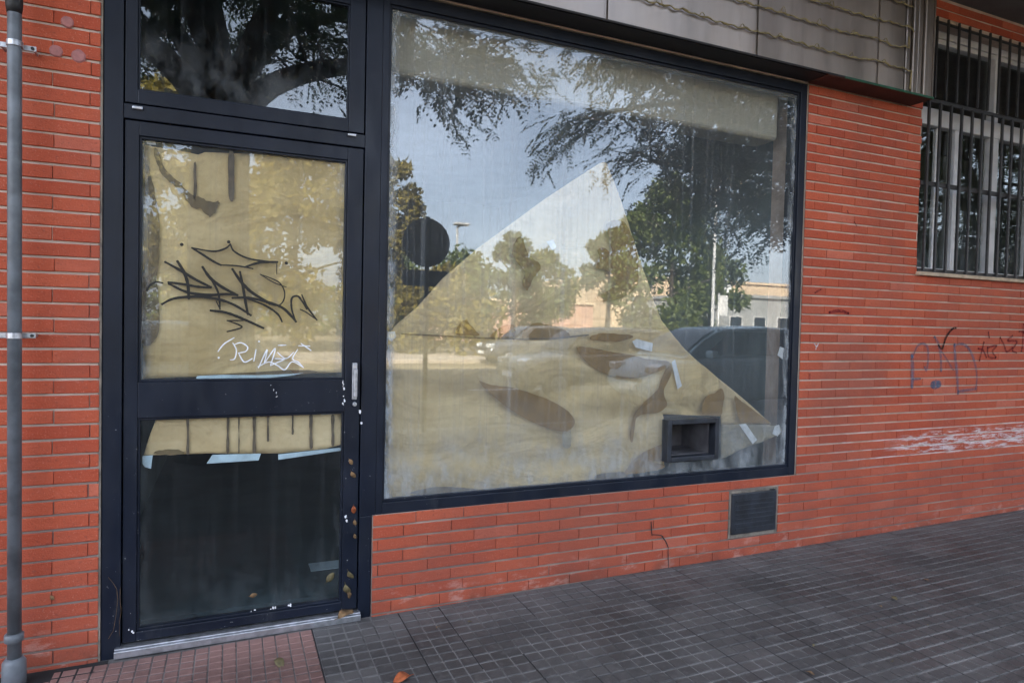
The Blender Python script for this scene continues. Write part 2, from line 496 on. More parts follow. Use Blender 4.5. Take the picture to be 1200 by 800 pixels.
def paving(name, rects, tile, nsub, x_off, y_off, mat, groove, parent=None):
    mb = MB()
    sub = tile / nsub; g = groove
    for (x0, x1, y0, y1) in rects:
        i0 = math.floor((x0 - x_off) / tile) - 1; i1 = math.ceil((x1 - x_off) / tile) + 1
        j0 = math.floor((y0 - y_off) / tile) - 1; j1 = math.ceil((y1 - y_off) / tile) + 1
        for i in range(i0, i1):
            for j in range(j0, j1):
                tx, ty = x_off + i * tile, y_off + j * tile
                if tx + tile <= x0 + .001 or tx >= x1 - .001 or ty + tile <= y0 + .001 or ty >= y1 - .001: continue
                rr = random.random(); r2 = random.random(); dz = random.uniform(-.0008, .0008)
                ax, ay = random.uniform(-.003, .003), random.uniform(-.003, .003)
                for a in range(nsub):
                    for b in range(nsub):
                        ex0 = .0022 if a == 0 else g * .36; ex1 = .0022 if a == nsub - 1 else g * .36
                        ey0 = g * .45 if b == 0 else g * .62; ey1 = g * .45 if b == nsub - 1 else g * .62
                        u0 = max(x0, tx + a * sub + ex0); u1 = min(x1, tx + (a + 1) * sub - ex1)
                        v0 = max(y0, ty + b * sub + ey0); v1 = min(y1, ty + (b + 1) * sub - ey1)
                        if u1 - u0 < .008 or v1 - v0 < .008: continue
                        c = .0028
                        h = lambda x, y: gz(x) + dz + ax * (x - tx - tile / 2) + ay * (y - ty - tile / 2)
                        mb.tint = (min(1, max(0, rr + random.uniform(-.18, .18))), r2)
                        vs = [(x, y, h(x, y) - .007) for x, y in ((u0, v0), (u1, v0), (u1, v1), (u0, v1))] + \
                             [(x, y, h(x, y) - .0018) for x, y in ((u0 + .0008, v0 + .0008), (u1 - .0008, v0 + .0008), (u1 - .0008, v1 - .0008), (u0 + .0008, v1 - .0008))] + \
                             [(x, y, h(x, y)) for x, y in ((u0 + c, v0 + c), (u1 - c, v0 + c), (u1 - c, v1 - c), (u0 + c, v1 - c))]
                        fs = [(8, 9, 10, 11)]
                        for k in range(4):
                            k2 = (k + 1) % 4; fs += [(k, k2, 4 + k2, 4 + k), (4 + k, 4 + k2, 8 + k2, 8 + k)]
                        mb.add(vs, fs)
    return mb.build(name, mat, parent)


# one great sheet to the horizon
gm = MB(); gm.add([(-900, -900, -.16), (900, -900, -.16), (900, 900, -.16), (-900, 900, -.16)], [(0, 1, 2, 3)])
tag(gm.build('ground', M['far_ground']), kind='structure')

KY = -5.0    # kerb line of the near pavement
pm = MB()
xs = [-9, -6, -3, 0, 3, 6, 9, 14]
vs = []; fs = []
for x in xs: vs += [(x, KY + .12, gz(x) - .0034), (x, .06, gz(x) - .0034)]
for i in range(len(xs) - 1): fs.append((2 * i, 2 * i + 2, 2 * i + 3, 2 * i + 1))
n0 = len(vs)
for x in xs: vs += [(x, KY + .12, -.30), (x, .06, -.30)]
pm.add(vs, fs)
for i in range(len(xs) - 1):
    a, b = 2 * i, 2 * i + 2
    pm.f.append((a, b, b + n0, a + n0))
pave = tag(pm.build('pavement', M['groove']), kind='structure')
RX1 = .353      # red tiles before the door end here
tl = paving('paving_tile', [(RX1, 8.6, -2.9, -.004)], .20, 3, RX1, -.05, M['tile'], .0075)
tag(tl, kind='structure')
tl2 = paving('paving_tile', [(RX1, 8.6, KY + .12, -2.9), (-4.0, RX1, KY + .12, -1.45)], .20, 1, RX1, -.05, M['tile'], .006)
tag(tl2, kind='structure')
tr_ = paving('red_paving_tile', [(-.62, RX1, -1.45, -.028), (-4.0, -.62, -1.45, -.10)], .42, 8, RX1, -.03, M['redtile'], .0052)
tag(tr_, kind='structure')
jm = MB()
for k in range(0, 41):
    x = RX1 + .2 * k
    wd = .0040 if k % 2 else .0052
    if random.random() < .25: wd = .0028
    y = -.01
    while y > -2.9:
        y2 = max(-2.9, y - random.uniform(.2, .9))
        if random.random() < .72:
            dx = random.uniform(-.0008, .0008)
            jm.add([(x - wd + dx, y2, gz(x) - .0026), (x + wd + dx, y2, gz(x) - .0026), (x + wd + dx, y, gz(x) - .0026), (x - wd + dx, y, gz(x) - .0026)], [(0, 1, 2, 3)])
        y = y2
jm.add([(RX1 - .006, -1.45, gz(0) + .0004), (RX1 + .003, -1.45, gz(0) + .0004), (RX1 + .003, -.03, gz(0) + .0008), (RX1 - .006, -.03, gz(0) + .0008)], [(0, 1, 2, 3)])
tag(jm.build('paving_joint', M['joint']), kind='structure')
# dirt strip and open gap where the left pier meets the paving
dm = MB()
random.seed(5)
poly = [(-1.2, -.12), (-.62, -.14), (-.50, -.10), (-.44, -.045), (-.44, .0), (-1.2, .0)]
dm.add([(x, y, gz(x) - .0012) for x, y in poly], [tuple(range(len(poly)))])
tag(dm.build('dirt', M['joint']), kind='structure')

kb = MB()
for i in range(40):
    x = -14 + i * .8
    kb.box(x + .004, x + .796, KY - .06, KY + .12, -.30, gz(x) + .004)
tag(kb.build('kerb', simple('kerb concrete', (.24, .24, .235), .85, 0, .2, 5, .2), bevel=.015), kind='structure')
rd = MB(); rd.add([(-200, -17.5, -.145), (200, -17.5, -.145), (200, KY - .05, -.145), (-200, KY - .05, -.145)], [(0, 1, 2, 3)])
tag(rd.build('road', M['asphalt']), kind='structure')
ln = MB()
for i in range(14): ln.box(-20 + i * 5.0, -18 + i * 5.0, -10.97, -10.85, -.150, -.141)
tag(ln.build('road_marking', M['plate']), kind='structure')
fp = MB(); fp.box(-200, 200, -26.5, -20.6, -.4, -.02)
tag(fp.build('far_pavement', M['far_paving'], bevel=.02), kind='structure')

# ------------------------------------------------------------------ the building
BLD = thing('brick_building', 'red brick shop building with a dark framed door and big papered window', 'building', (0, 0, 0))
DX0, DX1 = -.474, .625            # door opening
WX0, WX1 = .625, 3.296            # shop window opening
WZ0, WZ1 = .482, 2.926
RX0, RX9 = 4.357, 7.6             # barred window
RZ0, RZ1 = 1.822, 3.56
VX0, VX1, VZ0, VZ1 = 2.765, 3.155, .126, .418   # vent with its cement surround
TOPZ = 3.72
PITCH = .0596; BED = .0095; ZPH = .4855
HOLES = [(DX0, DX1, -1, 3.0), (WX0 - .01, WX1, WZ0, 3.0), (RX0, RX9, RZ0 - .03, RZ1), (VX0, VX1, VZ0, VZ1)]

bk = MB()
k0 = int((-.1 - ZPH) / PITCH) - 1
random.seed(21)
for k in range(k0, int((TOPZ - ZPH) / PITCH) + 1):
    z0 = ZPH + k * PITCH + BED / 2; z1 = z0 + PITCH - BED
    if z1 > TOPZ: continue
    zc = (z0 + z1) / 2
    odd = k % 2
    # free spans of this course
    spans = [(-2.6, 9.4)]
    for (a, b, c, d) in HOLES:
        if c < zc < d or (c < z1 - .004 and d > z0 + .004):
            ns = []
            for s0, s1 in spans:
                if b <= s0 or a >= s1: ns.append((s0, s1)); continue
                if a > s0: ns.append((s0, a - .004))
                if b < s1: ns.append((b + .004, s1))
            spans = ns
    jit = random.uniform(-.004, .004)
    for s0, s1 in spans:
        off = (-.512 if s1 < 0 else .654 if s1 < 3 else 3.978) + (0 if odd else -.121)
        i = math.floor((s0 - off) / .2415) - 1
        while off + i * .2415 < s1:
            wob = random.uniform(-.003, .003)
            a = off + i * .2415 + jit; b = a + .2415; i += 1
            head = .0008 if random.random() < .8 else .0024
            a = max(a + head, s0); b = min(b - head, s1)
            if b - a < .012: continue
            bk.tint = (.5 + random.gauss(0, .30), random.random())
            yo = random.uniform(-.0014, .0016)
            dz = random.uniform(-.0011, .0011)
            c = .0022; yb = .05
            tl_ = random.uniform(-.0012, .0012)
            vs = [(a, yb, z0 + dz), (b, yb, z0 + dz), (b, yb, z1 + dz), (a, yb, z1 + dz),
                  (a, yo + c, z0 + dz), (b, yo + c + tl_, z0 + dz), (b, yo + c + tl_, z1 + dz), (a, yo + c, z1 + dz),
                  (a + c * .6, yo, z0 + dz + c), (b - c * .6, yo + tl_, z0 + dz + c), (b - c * .6, yo + tl_, z1 + dz - c), (a + c * .6, yo, z1 + dz - c)]
            fs = [(8, 9, 10, 11)]
            for q in range(4):
                q2 = (q + 1) % 4; fs += [(4 + q, 4 + q2, 8 + q2, 8 + q), (q, q2, 4 + q2, 4 + q)]
            bk.add(vs, fs)
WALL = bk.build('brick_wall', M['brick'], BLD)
# mortar bed behind the brick faces, as wall pieces butted round the openings
mo = MB()
MY = .0065
def wallp(x0, x1, z0, z1): mo.box(x0, x1, MY, .28, z0, z1)
wallp(-12, DX0, -.3, TOPZ); wallp(DX0, WX1, WZ1 + .003, TOPZ); wallp(DX1, VX0, -.3, WZ0); wallp(VX0, VX1, -.3, VZ0)
wallp(VX0, VX1, VZ1, WZ0); wallp(VX1, WX1, -.3, WZ0); wallp(WX1, RX0, -.3, TOPZ); wallp(RX0, RX9, -.3, RZ0 - .03)
wallp(RX0, RX9, RZ1, TOPZ); wallp(RX9, 22, -.3, TOPZ)
mo.build('mortar_joint', M['mortar'], WALL)
ub = MB(); ub.box(-12, 22, .0, 10, TOPZ + .18, 14)
ub.build('upper_storeys', M['pinkwall'], BLD)
sb = MB(); sb.box(4.25, 22, -1.5, .28, TOPZ, TOPZ + .178); sb.box(-6, 4.25, -.75, .28, TOPZ, TOPZ + .178); sb.build('balcony_slab_and_shade_overhang', M['slab'], BLD, bevel=.01)  # left stretch is unseen; overhang deepened to shade sign band and lintel
bp = MB(); bp.box(4.26, 22, -1.49, -1.39, TOPZ + .182, TOPZ + 1.1); bp.build('balcony_parapet', M['brick'], BLD)
# dim empty shop inside
rm = MB()
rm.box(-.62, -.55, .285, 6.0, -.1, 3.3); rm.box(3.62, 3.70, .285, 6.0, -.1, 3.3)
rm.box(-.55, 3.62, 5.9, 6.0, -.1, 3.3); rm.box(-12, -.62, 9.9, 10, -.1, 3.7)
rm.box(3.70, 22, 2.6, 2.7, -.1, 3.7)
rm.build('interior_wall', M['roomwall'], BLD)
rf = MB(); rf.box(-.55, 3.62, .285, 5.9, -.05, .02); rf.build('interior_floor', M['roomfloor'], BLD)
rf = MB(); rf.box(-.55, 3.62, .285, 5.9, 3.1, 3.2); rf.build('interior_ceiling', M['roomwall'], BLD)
rr_ = MB(); rr_.box(-12, 22, .285, 10, TOPZ - .02, TOPZ + .17); rr_.build('storey_slab', M['slab'], BLD)
# the cream roller shutter box across the top of the window, inside
pl_ = MB(); pl_.box(.70, 3.20, .14, .34, 2.60, 3.05)
pl_.build('shutter_box', M['pelmet'], BLD, bevel=.03, seg=4)


def frame_rect(mb, x0, x1, z0, z1, wl, wr, wb, wt, y0, y1):
    """four mitre-free bars: sides full height, rails between"""
    mb.box(x0, x0 + wl, y0, y1, z0, z1); mb.box(x1 - wr, x1, y0, y1, z0, z1)
    if wb: mb.box(x0 + wl, x1 - wr, y0 + .0005, y1, z0, z0 + wb)
    if wt: mb.box(x0 + wl, x1 - wr, y0 + .0005, y1, z1 - wt, z1)


# shop door with its frame
DOOR = MB()
DOOR.box(-.470, -.4005, .008, .12, -.02, WZ1); DOOR.box(.5655, .6225, .008, .12, -.02, WZ0 - .002)
DOOR.box(.5655, .640, .0085, .12, WZ0 - .002, WZ1); DOOR.box(-.4005, .5655, .010, .12, 2.890, WZ1)
DOOR.box(-.4005, .5655, .012, .12, 2.192, 2.252)
door = DOOR.build('shop_door', M['frame'], BLD, bevel=.003, label='dark blue grey shop door with papered upper glass and graffiti')
lf = MB()
frame_rect(lf, -.3955, .5605, .046, 2.187, .0505, .0705, .040, .058, .016, .075)
lf.box(-.345, .490, .0165, .075, .975, 1.124)
lf.build('door_leaf', M['frame'], door, bevel=.003)
bd = MB()
for (z0, z1) in ((1.124, 2.129), (.086, .975)):
    frame_rect(bd, -.345, .490, z0, z1, .009, .009, .010, .010, .024, .060)
bd.build('glazing_bead', M['frame'], door, bevel=.002)
g1 = MB(); g1.box(-.336, .481, .040, .046, 1.134, 2.119); g1.build('glass_pane', M['glass_door'], door)
g2 = MB(); g2.box(-.336, .481, .040, .046, .096, .965); g2.build('glass_pane', M['glass_low'], door)
th = MB(); th.box(-.420, .574, -.022, .10, .000, .030); th.box(-.420, .574, -.012, .10, .030, .037)
th.build('threshold', M['alu'], door, bevel=.003)
hd = MB()
hx, hz = xz(416, 446, -.01)
hd.box(hx - .011, hx + .011, -.006, .0155, hz - .088, hz + .082); hd.box(hx - .006, hx + .010, -.022, -.006, hz - .075, hz + .055)
hd.box(hx - .010, hx + .008, -.012, -.006, hz + .055, hz + .078)
hd.build('handle', M['alu'], door, bevel=.004)
lk = MB(); lk.tube([(hx + .002, .017, hz - .11), (hx + .002, -.003, hz - .11)], .010, 14); lk.build('lock', M['alu'], door, bevel=.002)
for p in ((160, 126), (412, 158)):
    x, z = xz(p[0], p[1], .0)
    kn = MB(); kn.box(x - .016, x + .022, .0, .0125, z - .006, z + .006)
    kn.build('latch', M['alu'], door, bevel=.003)

# transom window above the door
TRW = MB()
frame_rect(TRW, -.3955, .5605, 2.257, 2.886, .044, .070, .056, .055, .014, .075)
trw = TRW.build('transom_window', M['frame'], BLD, bevel=.003)
tb = MB(); frame_rect(tb, -.3515, .4905, 2.313, 2.831, .007, .007, .007, .007, .022, .06); tb.build('glazing_bead', M['frame'], trw, bevel=.002)
tg = MB(); tg.box(-.3445, .4835, .034, .040, 2.320, 2.824); tg.build('glass_pane', M['glass_top'], trw)

# shop window
SWF = MB()
SWF.box(.640, .672, .010, .12, WZ0, WZ1); SWF.box(WX1 - .052, WX1 - .001, .010, .12, WZ0, WZ1)
SWF.box(.672, WX1 - .052, .0105, .12, WZ0, .536); SWF.box(.672, WX1 - .052, .0105, .12, 2.872, WZ1)
sw = SWF.build('shop_window', M['frame'], BLD, bevel=.003, label='large shop window in dark frame half covered with brown paper')
sbd = MB(); frame_rect(sbd, .672, WX1 - .052, .536, 2.872, .011, .008, .014, .014, .022, .07)
sbd.build('glazing_bead', M['frame'], sw, bevel=.002)
# window glass with the cut-out for the night hatch
HX0, HX1, HZ0, HZ1 = 2.292, 2.668, .622, .872
GX0, GX1, GZ0, GZ1 = .683, 3.236, .550, 2.858
sg = MB(); GY0, GY1 = .034, .040
for (a, b, c, d) in ((GX0, HX0 + .02, GZ0, GZ1), (HX1 - .02, GX1, GZ0, GZ1), (HX0 + .02, HX1 - .02, GZ0, HZ0 + .02), (HX0 + .02, HX1 - .02, HZ1 - .02, GZ1)):
    sg.add([(a, GY0, c), (b, GY0, c), (b, GY0, d), (a, GY0, d), (a, GY1, c), (b, GY1, c), (b, GY1, d), (a, GY1, d)], [(0, 1, 2, 3), (7, 6, 5, 4)])
sg.build('glass_pane', M['glass_shop'], sw)
sl_ = MB()
sl_.box(WX1 + .0005, WX1 + .0095, .004, .05, WZ0 - .008, WZ1); sl_.box(.626, WX1, .004, .05, WZ0 - .008, WZ0 - .001); sl_.box(.63, 4.2, .002, .05, WZ1 + .001, WZ1 + .006)
sl_.box(DX0 - .009, DX0 + .003, .003, .05, -.02, WZ1)
sl_.build('sealant', M['cement'], sw)
# night hatch: a lined metal box let into the pane
hm = MB()
frame_rect(hm, HX0 + .003, HX1 - .003, HZ0 + .003, HZ1 - .003, .029, .028, .028, .028, -.010, .05)
ht = hm.build('night_hatch', M['vent'], sw, bevel=.004, label='small dark metal hatch frame let into the window glass')
hb = MB()
hb.box(HX0 + .024, HX0 + .034, .051, .33, HZ0 + .024, HZ1 - .024); hb.box(HX1 - .034, HX1 - .024, .051, .33, HZ0 + .024, HZ1 - .024)
hb.box(HX0 + .034, HX1 - .034, .051, .33, HZ0 + .024, HZ0 + .033); hb.box(HX0 + .034, HX1 - .034, .051, .33, HZ1 - .033, HZ1 - .024)
hb.box(HX0 + .034, HX1 - .034, .30, .33, HZ0 + .033, HZ1 - .033)
hb.build('hatch_lining', simple('grey hatch lining', (.13, .125, .135), .6, .2, .35, 8, .2), sw)

# vent cover in the brickwork below the window
vs_ = MB(); frame_rect(vs_, VX0 + .002, VX1 - .002, VZ0 + .002, VZ1 - .002, .020, .016, .026, .016, .0045, .06)
vs_.build('vent_surround', M['cement'], BLD, bevel=.004)
vc = MB(); vc.box(VX0 + .020, VX1 - .016, -.004, .05, VZ0 + .027, VZ1 - .016)
vcv = vc.build('vent_cover', M['vent'], BLD, bevel=.006, label='dark square metal vent cover set in the brick base')
vb = MB()
for i in range(7): vb.box(VX0 + .05, VX1 - .045, -.0062, -.004, VZ0 + .055 + i * .028, VZ0 + .066 + i * .028)
vb.build('vent_louvre', M['vent'], vcv, bevel=.0012)

# barred window on the right
BW = MB()
FY = .10
frame_rect(BW, RX0, RX9, RZ0, RZ1, .045, .045, .045, .05, FY, .16)
BW.box(RX0 + .045, RX9 - .045, FY + .001, .16, 2.885, 3.005)
for x, w_, y_ in ((4.70, .030, .03), (4.865, .042, 0), (5.292, .085, 0), (5.80, .042, 0), (6.25, .085, 0), (6.8, .042, 0)):
    BW.box(x, x + w_, FY + .002 + y_, .158, RZ0 + .045, 2.885)
for x in (5.30, 6.26): BW.box(x, x + .055, FY + .002, .158, 3.005, RZ1 - .05)
BW.box(4.40, 5.30, FY + .003, .158, 3.47, 3.505); BW.box(5.355, 6.26, FY + .003, .158, 3.47, 3.505)
bw = BW.build('barred_window', M['whiteframe'], BLD, bevel=.004, label='white framed window behind dark vertical iron bars')
bg = MB(); bg.box(RX0 + .03, RX9 - .03, .138, .144, RZ0 + .03, 2.90); bg.box(RX0 + .03, RX9 - .03, .138, .144, 2.99, RZ1 - .03); bg.build('glass_pane', M['glass_bar'], bw)
bs = MB(); bs.box(RX0 - .012, RX9, -.028, .098, RZ0 - .028, RZ0 - .002); bs.build('sill', M['sill'], bw, bevel=.005)
GRY = -.018
for i in range(26):
    x = 4.394 + i * .1158
    b_ = MB(); b_.box(x - .008, x + .008, GRY - .008, GRY + .008, RZ0 + .006, 2.992); b_.build('bar', M['bar'], bw, bevel=.002)
    if i < 26:
        b_ = MB(); x2 = x + .05; b_.box(x2 - .007, x2 + .007, GRY - .007, GRY + .007, 3.013, 3.57); b_.build('bar', M['bar'], bw, bevel=.002)
for z, h in ((RZ0 + .012, .012), (2.432, .016), (3.002, .013), (3.545, .008)):
    b_ = MB(); b_.box(RX0 - .004, RX9, GRY + .0085, GRY + .0205, z - h, z + h); b_.build('grille_rail', M['bar'], bw, bevel=.002)

# round putty patches on the left pier
random.seed(3)
for (px, py, r) in ((79, 26, .022), (66, 60, .023), (92, 66, .026)):
    x, z = xz(px, py, 0)
    ds = MB(); n = 18
    vs = [(x + math.cos(2 * math.pi * k / n) * r * random.uniform(.93, 1.05), -.0005, z + math.sin(2 * math.pi * k / n) * r * random.uniform(.93, 1.07)) for k in range(n)]
    vs2 = [(x + (vx - x) * .8, -.0042, z + (vz - z) * .8) for vx, _, vz in vs]
    ds.add(vs + vs2 + [(vx, .006, vz) for vx, _, vz in vs], [tuple(range(n, 2 * n))] + [(k, (k + 1) % n, n + (k + 1) % n, n + k) for k in range(n)] + [(k, (k + 1) % n, 2 * n + (k + 1) % n, 2 * n + k) for k in range(n)])
    ds.build('putty_patch', M['putty'], BLD, smooth=False)

# ------------------------------------------------------------------ graffiti
def z7(x, y, yy=.038): return xz(150 + x / 4, 260 + y / 4, yy)


tagm = MB(); GY = .0385
W7 = .0105
for s_, w_ in (
    ([(300, 122), (345, 150), (400, 185), (435, 202)], 1), ([(435, 202), (500, 205), (545, 211), (585, 219)], .7),
    ([(300, 122), (400, 138), (455, 125), (480, 104)], .8), ([(480, 104), (498, 138), (560, 170), (640, 184), (700, 188)], .8),
    ([(555, 209), (620, 190), (700, 188)], 1.1), ([(698, 188), (697, 245)], .4),
    ([(175, 188), (250, 230), (320, 272), (388, 305)], 1.2), ([(232, 185), (262, 235), (280, 290), (285, 358)], 1.3),
    ([(190, 283), (260, 292), (330, 304), (388, 308)], 1.1), ([(192, 290), (280, 330), (380, 342), (460, 338), (512, 343)], 1.2),
    ([(350, 212), (385, 262), (440, 305), (512, 343)], 1.3), ([(160, 385), (220, 358), (330, 350), (420, 362), (500, 390), (575, 437)], 1.2),
    ([(350, 214), (400, 285), (425, 340), (431, 408)], .9), ([(431, 408), (414, 372)], .5),
    ([(490, 222), (530, 280), (580, 330), (650, 372)], 1.3), ([(650, 372), (720, 400), (760, 435), (787, 467)], 1.2),
    ([(525, 235), (540, 310), (550, 370), (562, 432)], 1.2), ([(490, 356), (560, 355), (640, 372), (665, 385)], 1.1),
    ([(650, 380), (700, 393), (728, 370), (734, 330), (715, 290), (680, 268), (620, 246)], .6), ([(620, 246), (680, 282), (742, 306)], .5),
    ([(555, 358), (640, 390), (700, 430), (722, 467)], .9), ([(787, 467), (768, 410), (768, 358), (795, 348), (815, 370), (838, 408)], .9),
    ([(815, 342), (840, 398), (885, 459)], .8), ([(885, 459), (838, 425), (808, 410)], .6),
    ([(388, 415), (460, 425), (540, 455), (634, 497)], 1.2), ([(540, 462), (465, 462)], .6), ([(465, 462), (520, 482), (530, 496), (465, 514)], .7),
    ([(88, 322), (102, 298), (130, 282), (162, 286)], .8)):
    stroke(tagm, [z7(*p) for p in s_], W7 * w_ * .95, GY)
for p in ((252, 106), (472, 94), (742, 193)): dot(tagm, z7(*p), .0072, GY)
tagm.build('graffiti_tag', M['inkblack'], door, label='black spray paint tag with crown on the door glass')
tw = MB()
for s_ in ([(422, 607), (450, 572), (497, 543)], [(492, 568), (508, 600), (500, 640), (480, 646)], [(500, 574), (530, 566), (560, 585), (552, 606), (518, 614)], [(518, 614), (545, 656), (582, 640)],
           [(600, 598), (590, 652)], [(612, 683), (652, 598), (638, 664)], [(638, 664), (690, 592), (668, 672)], [(668, 672), (720, 650), (738, 640)],
           [(705, 578), (740, 577)], [(702, 612), (740, 640), (775, 612)], [(690, 640), (735, 642)], [(795, 598), (772, 640), (800, 658), (822, 682)], [(800, 580), (852, 582)], [(812, 570), (858, 602)],
           [(610, 678), (660, 656), (700, 672), (735, 692), (770, 655), (822, 682)]):
    stroke(tw, [z7(*p) for p in s_], .0052, GY)
for p in ((614, 560), (425, 636)): dot(tw, z7(*p), .004, GY)
tw.build('graffiti_tag', M['inkwhite'], door, label='white marker scrawl low on the door glass')


def z8(x, y): return xz(1000 + x / 6, 360 + y / 6, -.0026)


GW = -.0026
gb = MB()
for s_, w_ in (([(412, 340), (416, 450), (412, 558)], 1.6), ([(418, 350), (450, 275), (490, 255), (522, 282), (526, 360), (515, 445), (502, 420)], .8), ([(415, 505), (470, 502)], .7),
               ([(572, 208), (600, 262), (615, 350), (617, 445)], 1.0), ([(620, 310), (660, 370), (702, 440)], .6), ([(712, 262), (716, 350), (730, 480), (736, 605)], 1.2),
               ([(710, 266), (770, 258), (818, 300), (852, 385), (868, 480), (862, 572)], .9), ([(862, 572), (800, 582), (738, 590)], .9), ([(560, 545), (600, 540)], 3)):
    stroke(gb, [z8(*p) for p in s_], .022 * w_, GW)
gb.build('graffiti_scrawl', M['spray_blue'], WALL, label='faded blue spray letters on the brick')
gk = MB()
for s_ in ([(598, 266), (622, 292), (634, 262), (652, 210), (680, 168), (702, 148), (720, 145)],): stroke(gk, [z8(*p) for p in s_], .018, GW - .0009)
gk.build('graffiti_scrawl', M['spray_black'], WALL, label='black spray tick above the blue letters')
gr_ = MB()
for s_ in ([(878, 290), (912, 302), (935, 352)], [(918, 246), (902, 310), (888, 372)], [(942, 282), (952, 348), (1000, 355)], [(945, 284), (1008, 268), (978, 308), (1002, 350)],
           [(950, 176), (955, 212)], [(1032, 212), (1060, 265), (1078, 312), (1118, 285)], [(1118, 200), (1085, 235), (1150, 240), (1118, 300), (1145, 318)],
           [(1165, 170), (1200, 175), (1225, 230)], [(1195, 120), (1190, 260), (1180, 310)], [(1230, 160), (1240, 260), (1280, 280)]):
    stroke(gr_, [z8(*p) for p in s_], .017, GW)
gr_.build('graffiti_scrawl', M['spray_red'], WALL, label='faded wine red spray letters at the wall edge')
for p_, w_ in (([(972, 366), (984, 364), (994, 367)], .022), ([(955, 343), (962, 339)], .012), ([(949, 438), (949, 444)], .008), ([(993, 247), (994, 250)], .008), ([(1001, 260), (1004, 265)], .010)):
    sm_ = MB(); stroke(sm_, [xz(a, b, GW) for a, b in p_], w_, GW); sm_.build('paint_smudge', M['spray_red'], WALL)
sw_ = MB()
stroke(sw_, [xz(954, 402, GW), xz(957, 406, GW), xz(959, 402, GW)], .008, GW); stroke(sw_, [xz(957, 405, GW), xz(956, 409, GW)], .008, GW)
sw_.build('paint_scuff', M['scuff'], WALL)

# chipped paint and bird lime spots on the door frame, cracked bricks below the window
random.seed(77)
sp_ = MB()
for (x0, y0, x1, y1, n, r) in ((285, 716, 352, 708, 9, .0042), (402, 444, 403, 476, 12, .0040), (318, 452, 326, 466, 9, .0022), (404, 600, 406, 616, 5, .0045), (421, 478, 424, 498, 4, .0055), (150, 738, 158, 742, 3, .004), (700, 585, 760, 570, 3, .0045)):
    for i in range(n):
        t = random.random(); p = xz(x0 + (x1 - x0) * t + random.uniform(-1.2, 1.2), y0 + (y1 - y0) * t + random.uniform(-1.5, 1.5), .0155)
        rr = r * random.uniform(.4, 1.2); k = random.uniform(.7, 1.8); yy = .0155 - i * 2e-5 - random.random() * 1e-5
        if x0 >= 420: yy -= .0072
        q = [(p[0] + math.cos(a) * rr * random.uniform(.7, 1.1), p[1] + math.sin(a) * rr * k * random.uniform(.7, 1.1)) for a in [j * math.pi / 5 for j in range(10)]]
        sp_.slab(q, yy - .0009, yy + .0012)
o = sp_.build('paint_splash', M['inkwhite'], door); o['kind'] = 'stuff'
for pts_, w_ in (([(763, 611), (763.5, 622), (764, 627)], .006), ([(764, 626), (772, 626.5), (777, 628)], .005), ([(775, 627), (780, 634), (783, 641)], .007), ([(783, 641), (783, 655), (783.5, 667)], .005), ([(902, 573), (908, 573)], .008)):
    ck = MB(); stroke(ck, [xz(a, b, -.0022) for a, b in pts_], w_, -.0022); ck.build('crack', M['joint'], WALL)
rt_ = MB()
rt_.tube([at(a, b, y) for a, b, y in ((127, 676, .004), (132, 682, .002), (137, 690, -.002), (138, 702, .002), (136, 720, .0), (133, 738, .003), (127, 748, .004))], .0006, 5)
rt_.tube([at(a, b, y) for a, b, y in ((141, 688, .004), (140.5, 700, .0), (142, 715, .003), (140, 728, .002), (140, 745, .004))], .0005, 5)
tag(rt_.build('dry_rootlet', M['dry'], None, True), 'thin dry rootlet clinging to the left door jamb', 'rootlet')

# ------------------------------------------------------------------ paper on the glass
def sheet(poly, y0, amp, step=.03, freq=2.2, seed=0, fold=None):
    """paper outline (x, z) cut into a fine grid and gently buckled; returns an MB"""
    bm = bmesh.new()
    vs = [bm.verts.new((x, 0, z)) for x, z in poly]; bm.faces.new(vs)
    xs = [p[0] for p in poly]; zs = [p[1] for p in poly]
    x = min(xs) + step
    while x < max(xs):
        bmesh.ops.bisect_plane(bm, geom=bm.verts[:] + bm.edges[:] + bm.faces[:], plane_co=(x, 0, 0), plane_no=(1, 0, 0)); x += step
    z = min(zs) + step
    while z < max(zs):
        bmesh.ops.bisect_plane(bm, geom=bm.verts[:] + bm.edges[:] + bm.faces[:], plane_co=(0, 0, z), plane_no=(0, 0, 1)); z += step
    for v in bm.verts:
        n_ = mnoise.noise((v.co.x * freq + seed, seed * 1.7, v.co.z * freq * 1.4)) * .5 + .5
        n2 = abs(mnoise.noise((v.co.x * freq * 2.1 - v.co.z * 2.5 + seed, 3.3, v.co.z * freq)))
        v.co.y = y0 + amp * (n_ * .75 + .5 * (1 - n2) * n_) + (fold(v.co.x, v.co.z) if fold else 0)
    bm.verts.index_update()
    mb = MB(); mb.add([v.co.copy() for v in bm.verts], [[v.index for v in f.verts] for f in bm.faces]); bm.free()
    return mb


def put_sheet(name, px, y0, amp, mat, label, cat='paper', group=None, seed=0, parent=None, freq=2.2, fold=None):
    mb = sheet([xz(a, b, y0) for a, b in px], y0, amp, seed=seed, freq=freq, fold=fold)
    o = mb.build(name, mat, parent, smooth=True)
    sd = o.modifiers.new('thick', 'SOLIDIFY'); sd.thickness = .0006; sd.offset = 1
    return tag(o, label, cat, group) if parent is None else o


def rough_poly(px, y, amt=.0025, n=5):
    P = smooth_closed([xz(a, b, y) for a, b in px], n)
    return [(x + random.uniform(-amt, amt), z + random.uniform(-amt, amt)) for x, z in P]


def stain(px, y, mat, parent, n=5, amt=.0016, name='stain', closed=True):
    P = rough_poly(px, y, amt, n) if closed else [xz(a, b, y) for a, b in px]
    mb = MB(); mb.slab(P, y, y + .0006); return mb.build(name, mat, parent)


PG = 'brown paper sheets taped inside the glass'


